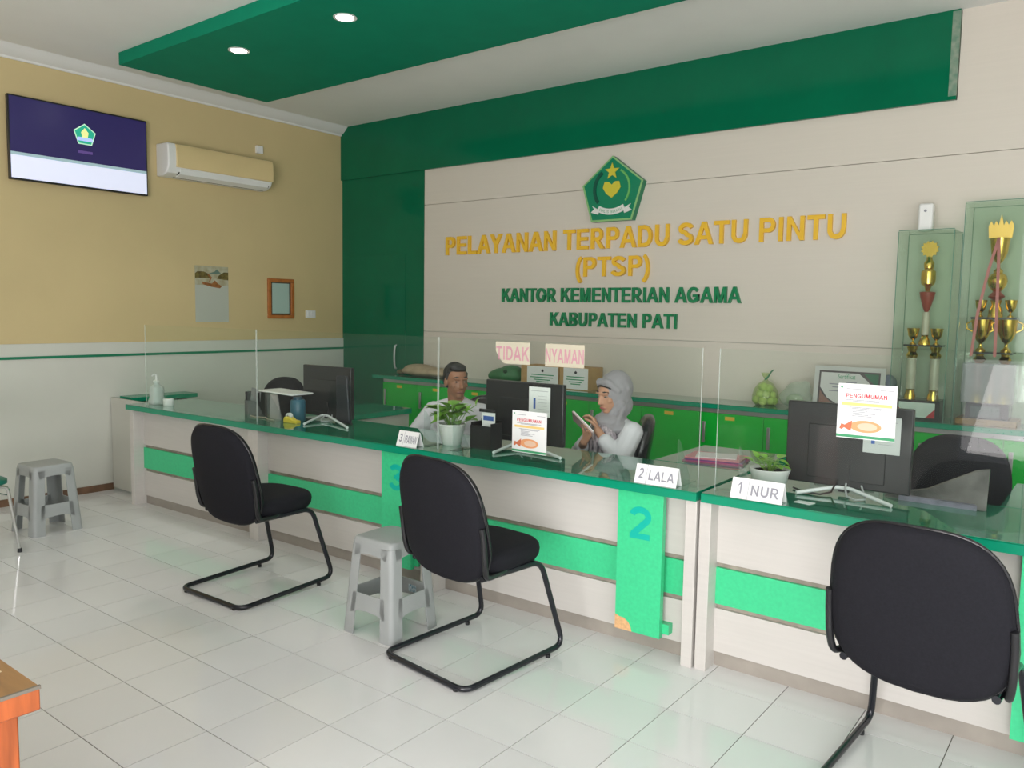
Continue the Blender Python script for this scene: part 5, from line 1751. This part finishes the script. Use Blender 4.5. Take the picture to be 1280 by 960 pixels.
blob('headscarf', hj, HIJAB, wom, 0.005, 5)
blob('scarf_fall', [('e', O + F * 0.095 + U * 0.81, (0.125, 0.055, 0.09), (0.2, 0, TH)), ('e', O + F * 0.13 - S * 0.03 + U * 0.72, (0.11, 0.05, 0.13), (0.15, 0, TH)),
                    ('c', O + F * 0.14 - S * 0.08 + U * 0.83, O + F * 0.17 - S * 0.09 + U * 0.66, 0.02, 0.03), ('c', O + F * 0.15 + S * 0.02 + U * 0.83, O + F * 0.175 + S * 0.01 + U * 0.66, 0.02, 0.03)], SCARFP, wom, 0.006, 5)
cap = [PH(0.068 - 6.0 * q * q, q, 0.072 - 5.0 * q * q) for q in (-0.06, -0.045, -0.03, -0.01, 0.01, 0.03, 0.045, 0.06)]
MB().tube(cap, 0.0075, 8).build('inner_cap', HAIR, wom, smooth=60)
sh = [('e', O + U * 0.72, (0.168, 0.12, 0.16), (0, 0, TH)), ('e', O + U * 0.54, (0.17, 0.13, 0.14), (0, 0, TH)), ('e', O + F * 0.05 + U * 0.75, (0.14, 0.10, 0.08), (0, 0, TH)),
      ('c', shL, elL, 0.066, 0.058), ('c', elL, elL + (wrL - elL) * 0.62, 0.056, 0.046), ('c', shR, elR, 0.066, 0.058), ('c', elR, elR + (wrR - elR) * 0.62, 0.056, 0.046),
      ('c', shL, O + S * 0.05 + U * 0.87, 0.058, 0.05), ('c', shR, O - S * 0.05 + U * 0.87, 0.058, 0.05)]
blob('blouse', sh, SHIRT, wom, 0.007, 5)
blob('skirt', [(a, b, c, d + 0.025, e + 0.03) for a, b, c, d, e in legs_sit(O, F, S, 0.1, 0.38, 0.44)] + [('e', O + U * 0.5, (0.18, 0.15, 0.085))], TROUSER, wom, 0.01)
shoes(wom, O, F, S, 0.38)
# the booklet in her right hand
bk = thing('booklet', 'thin pinkish booklet held up by the woman in the headscarf', 'booklet')
lowend, upend = Vector((4.265, -1.868, 0.835)), Vector((4.095, -1.868, 0.965))
LA = (upend - lowend).normalized()
VW = Vector((-0.5, 0.86, 0.0))
VW = (VW - LA * VW.dot(LA)).normalized()
NA = LA.cross(VW)
VW2 = (VW * 0.92 + NA * 0.39).normalized()
NB = VW2.cross(LA).normalized()
mm = Matrix((NB, VW2, LA)).transposed().to_4x4()
mm.translation = lowend + LA * 0.07
bk.matrix_world = mm
box('cover', -0.008, 0.0, -0.05, 0.06, -0.07, 0.10, mat('booklet_pink', (0.62, 0.42, 0.42), 0.5, col2='#c9b6b4', scale=20), bk)
box('pages', 0.0, 0.005, -0.048, 0.058, -0.068, 0.098, PAPER, bk)
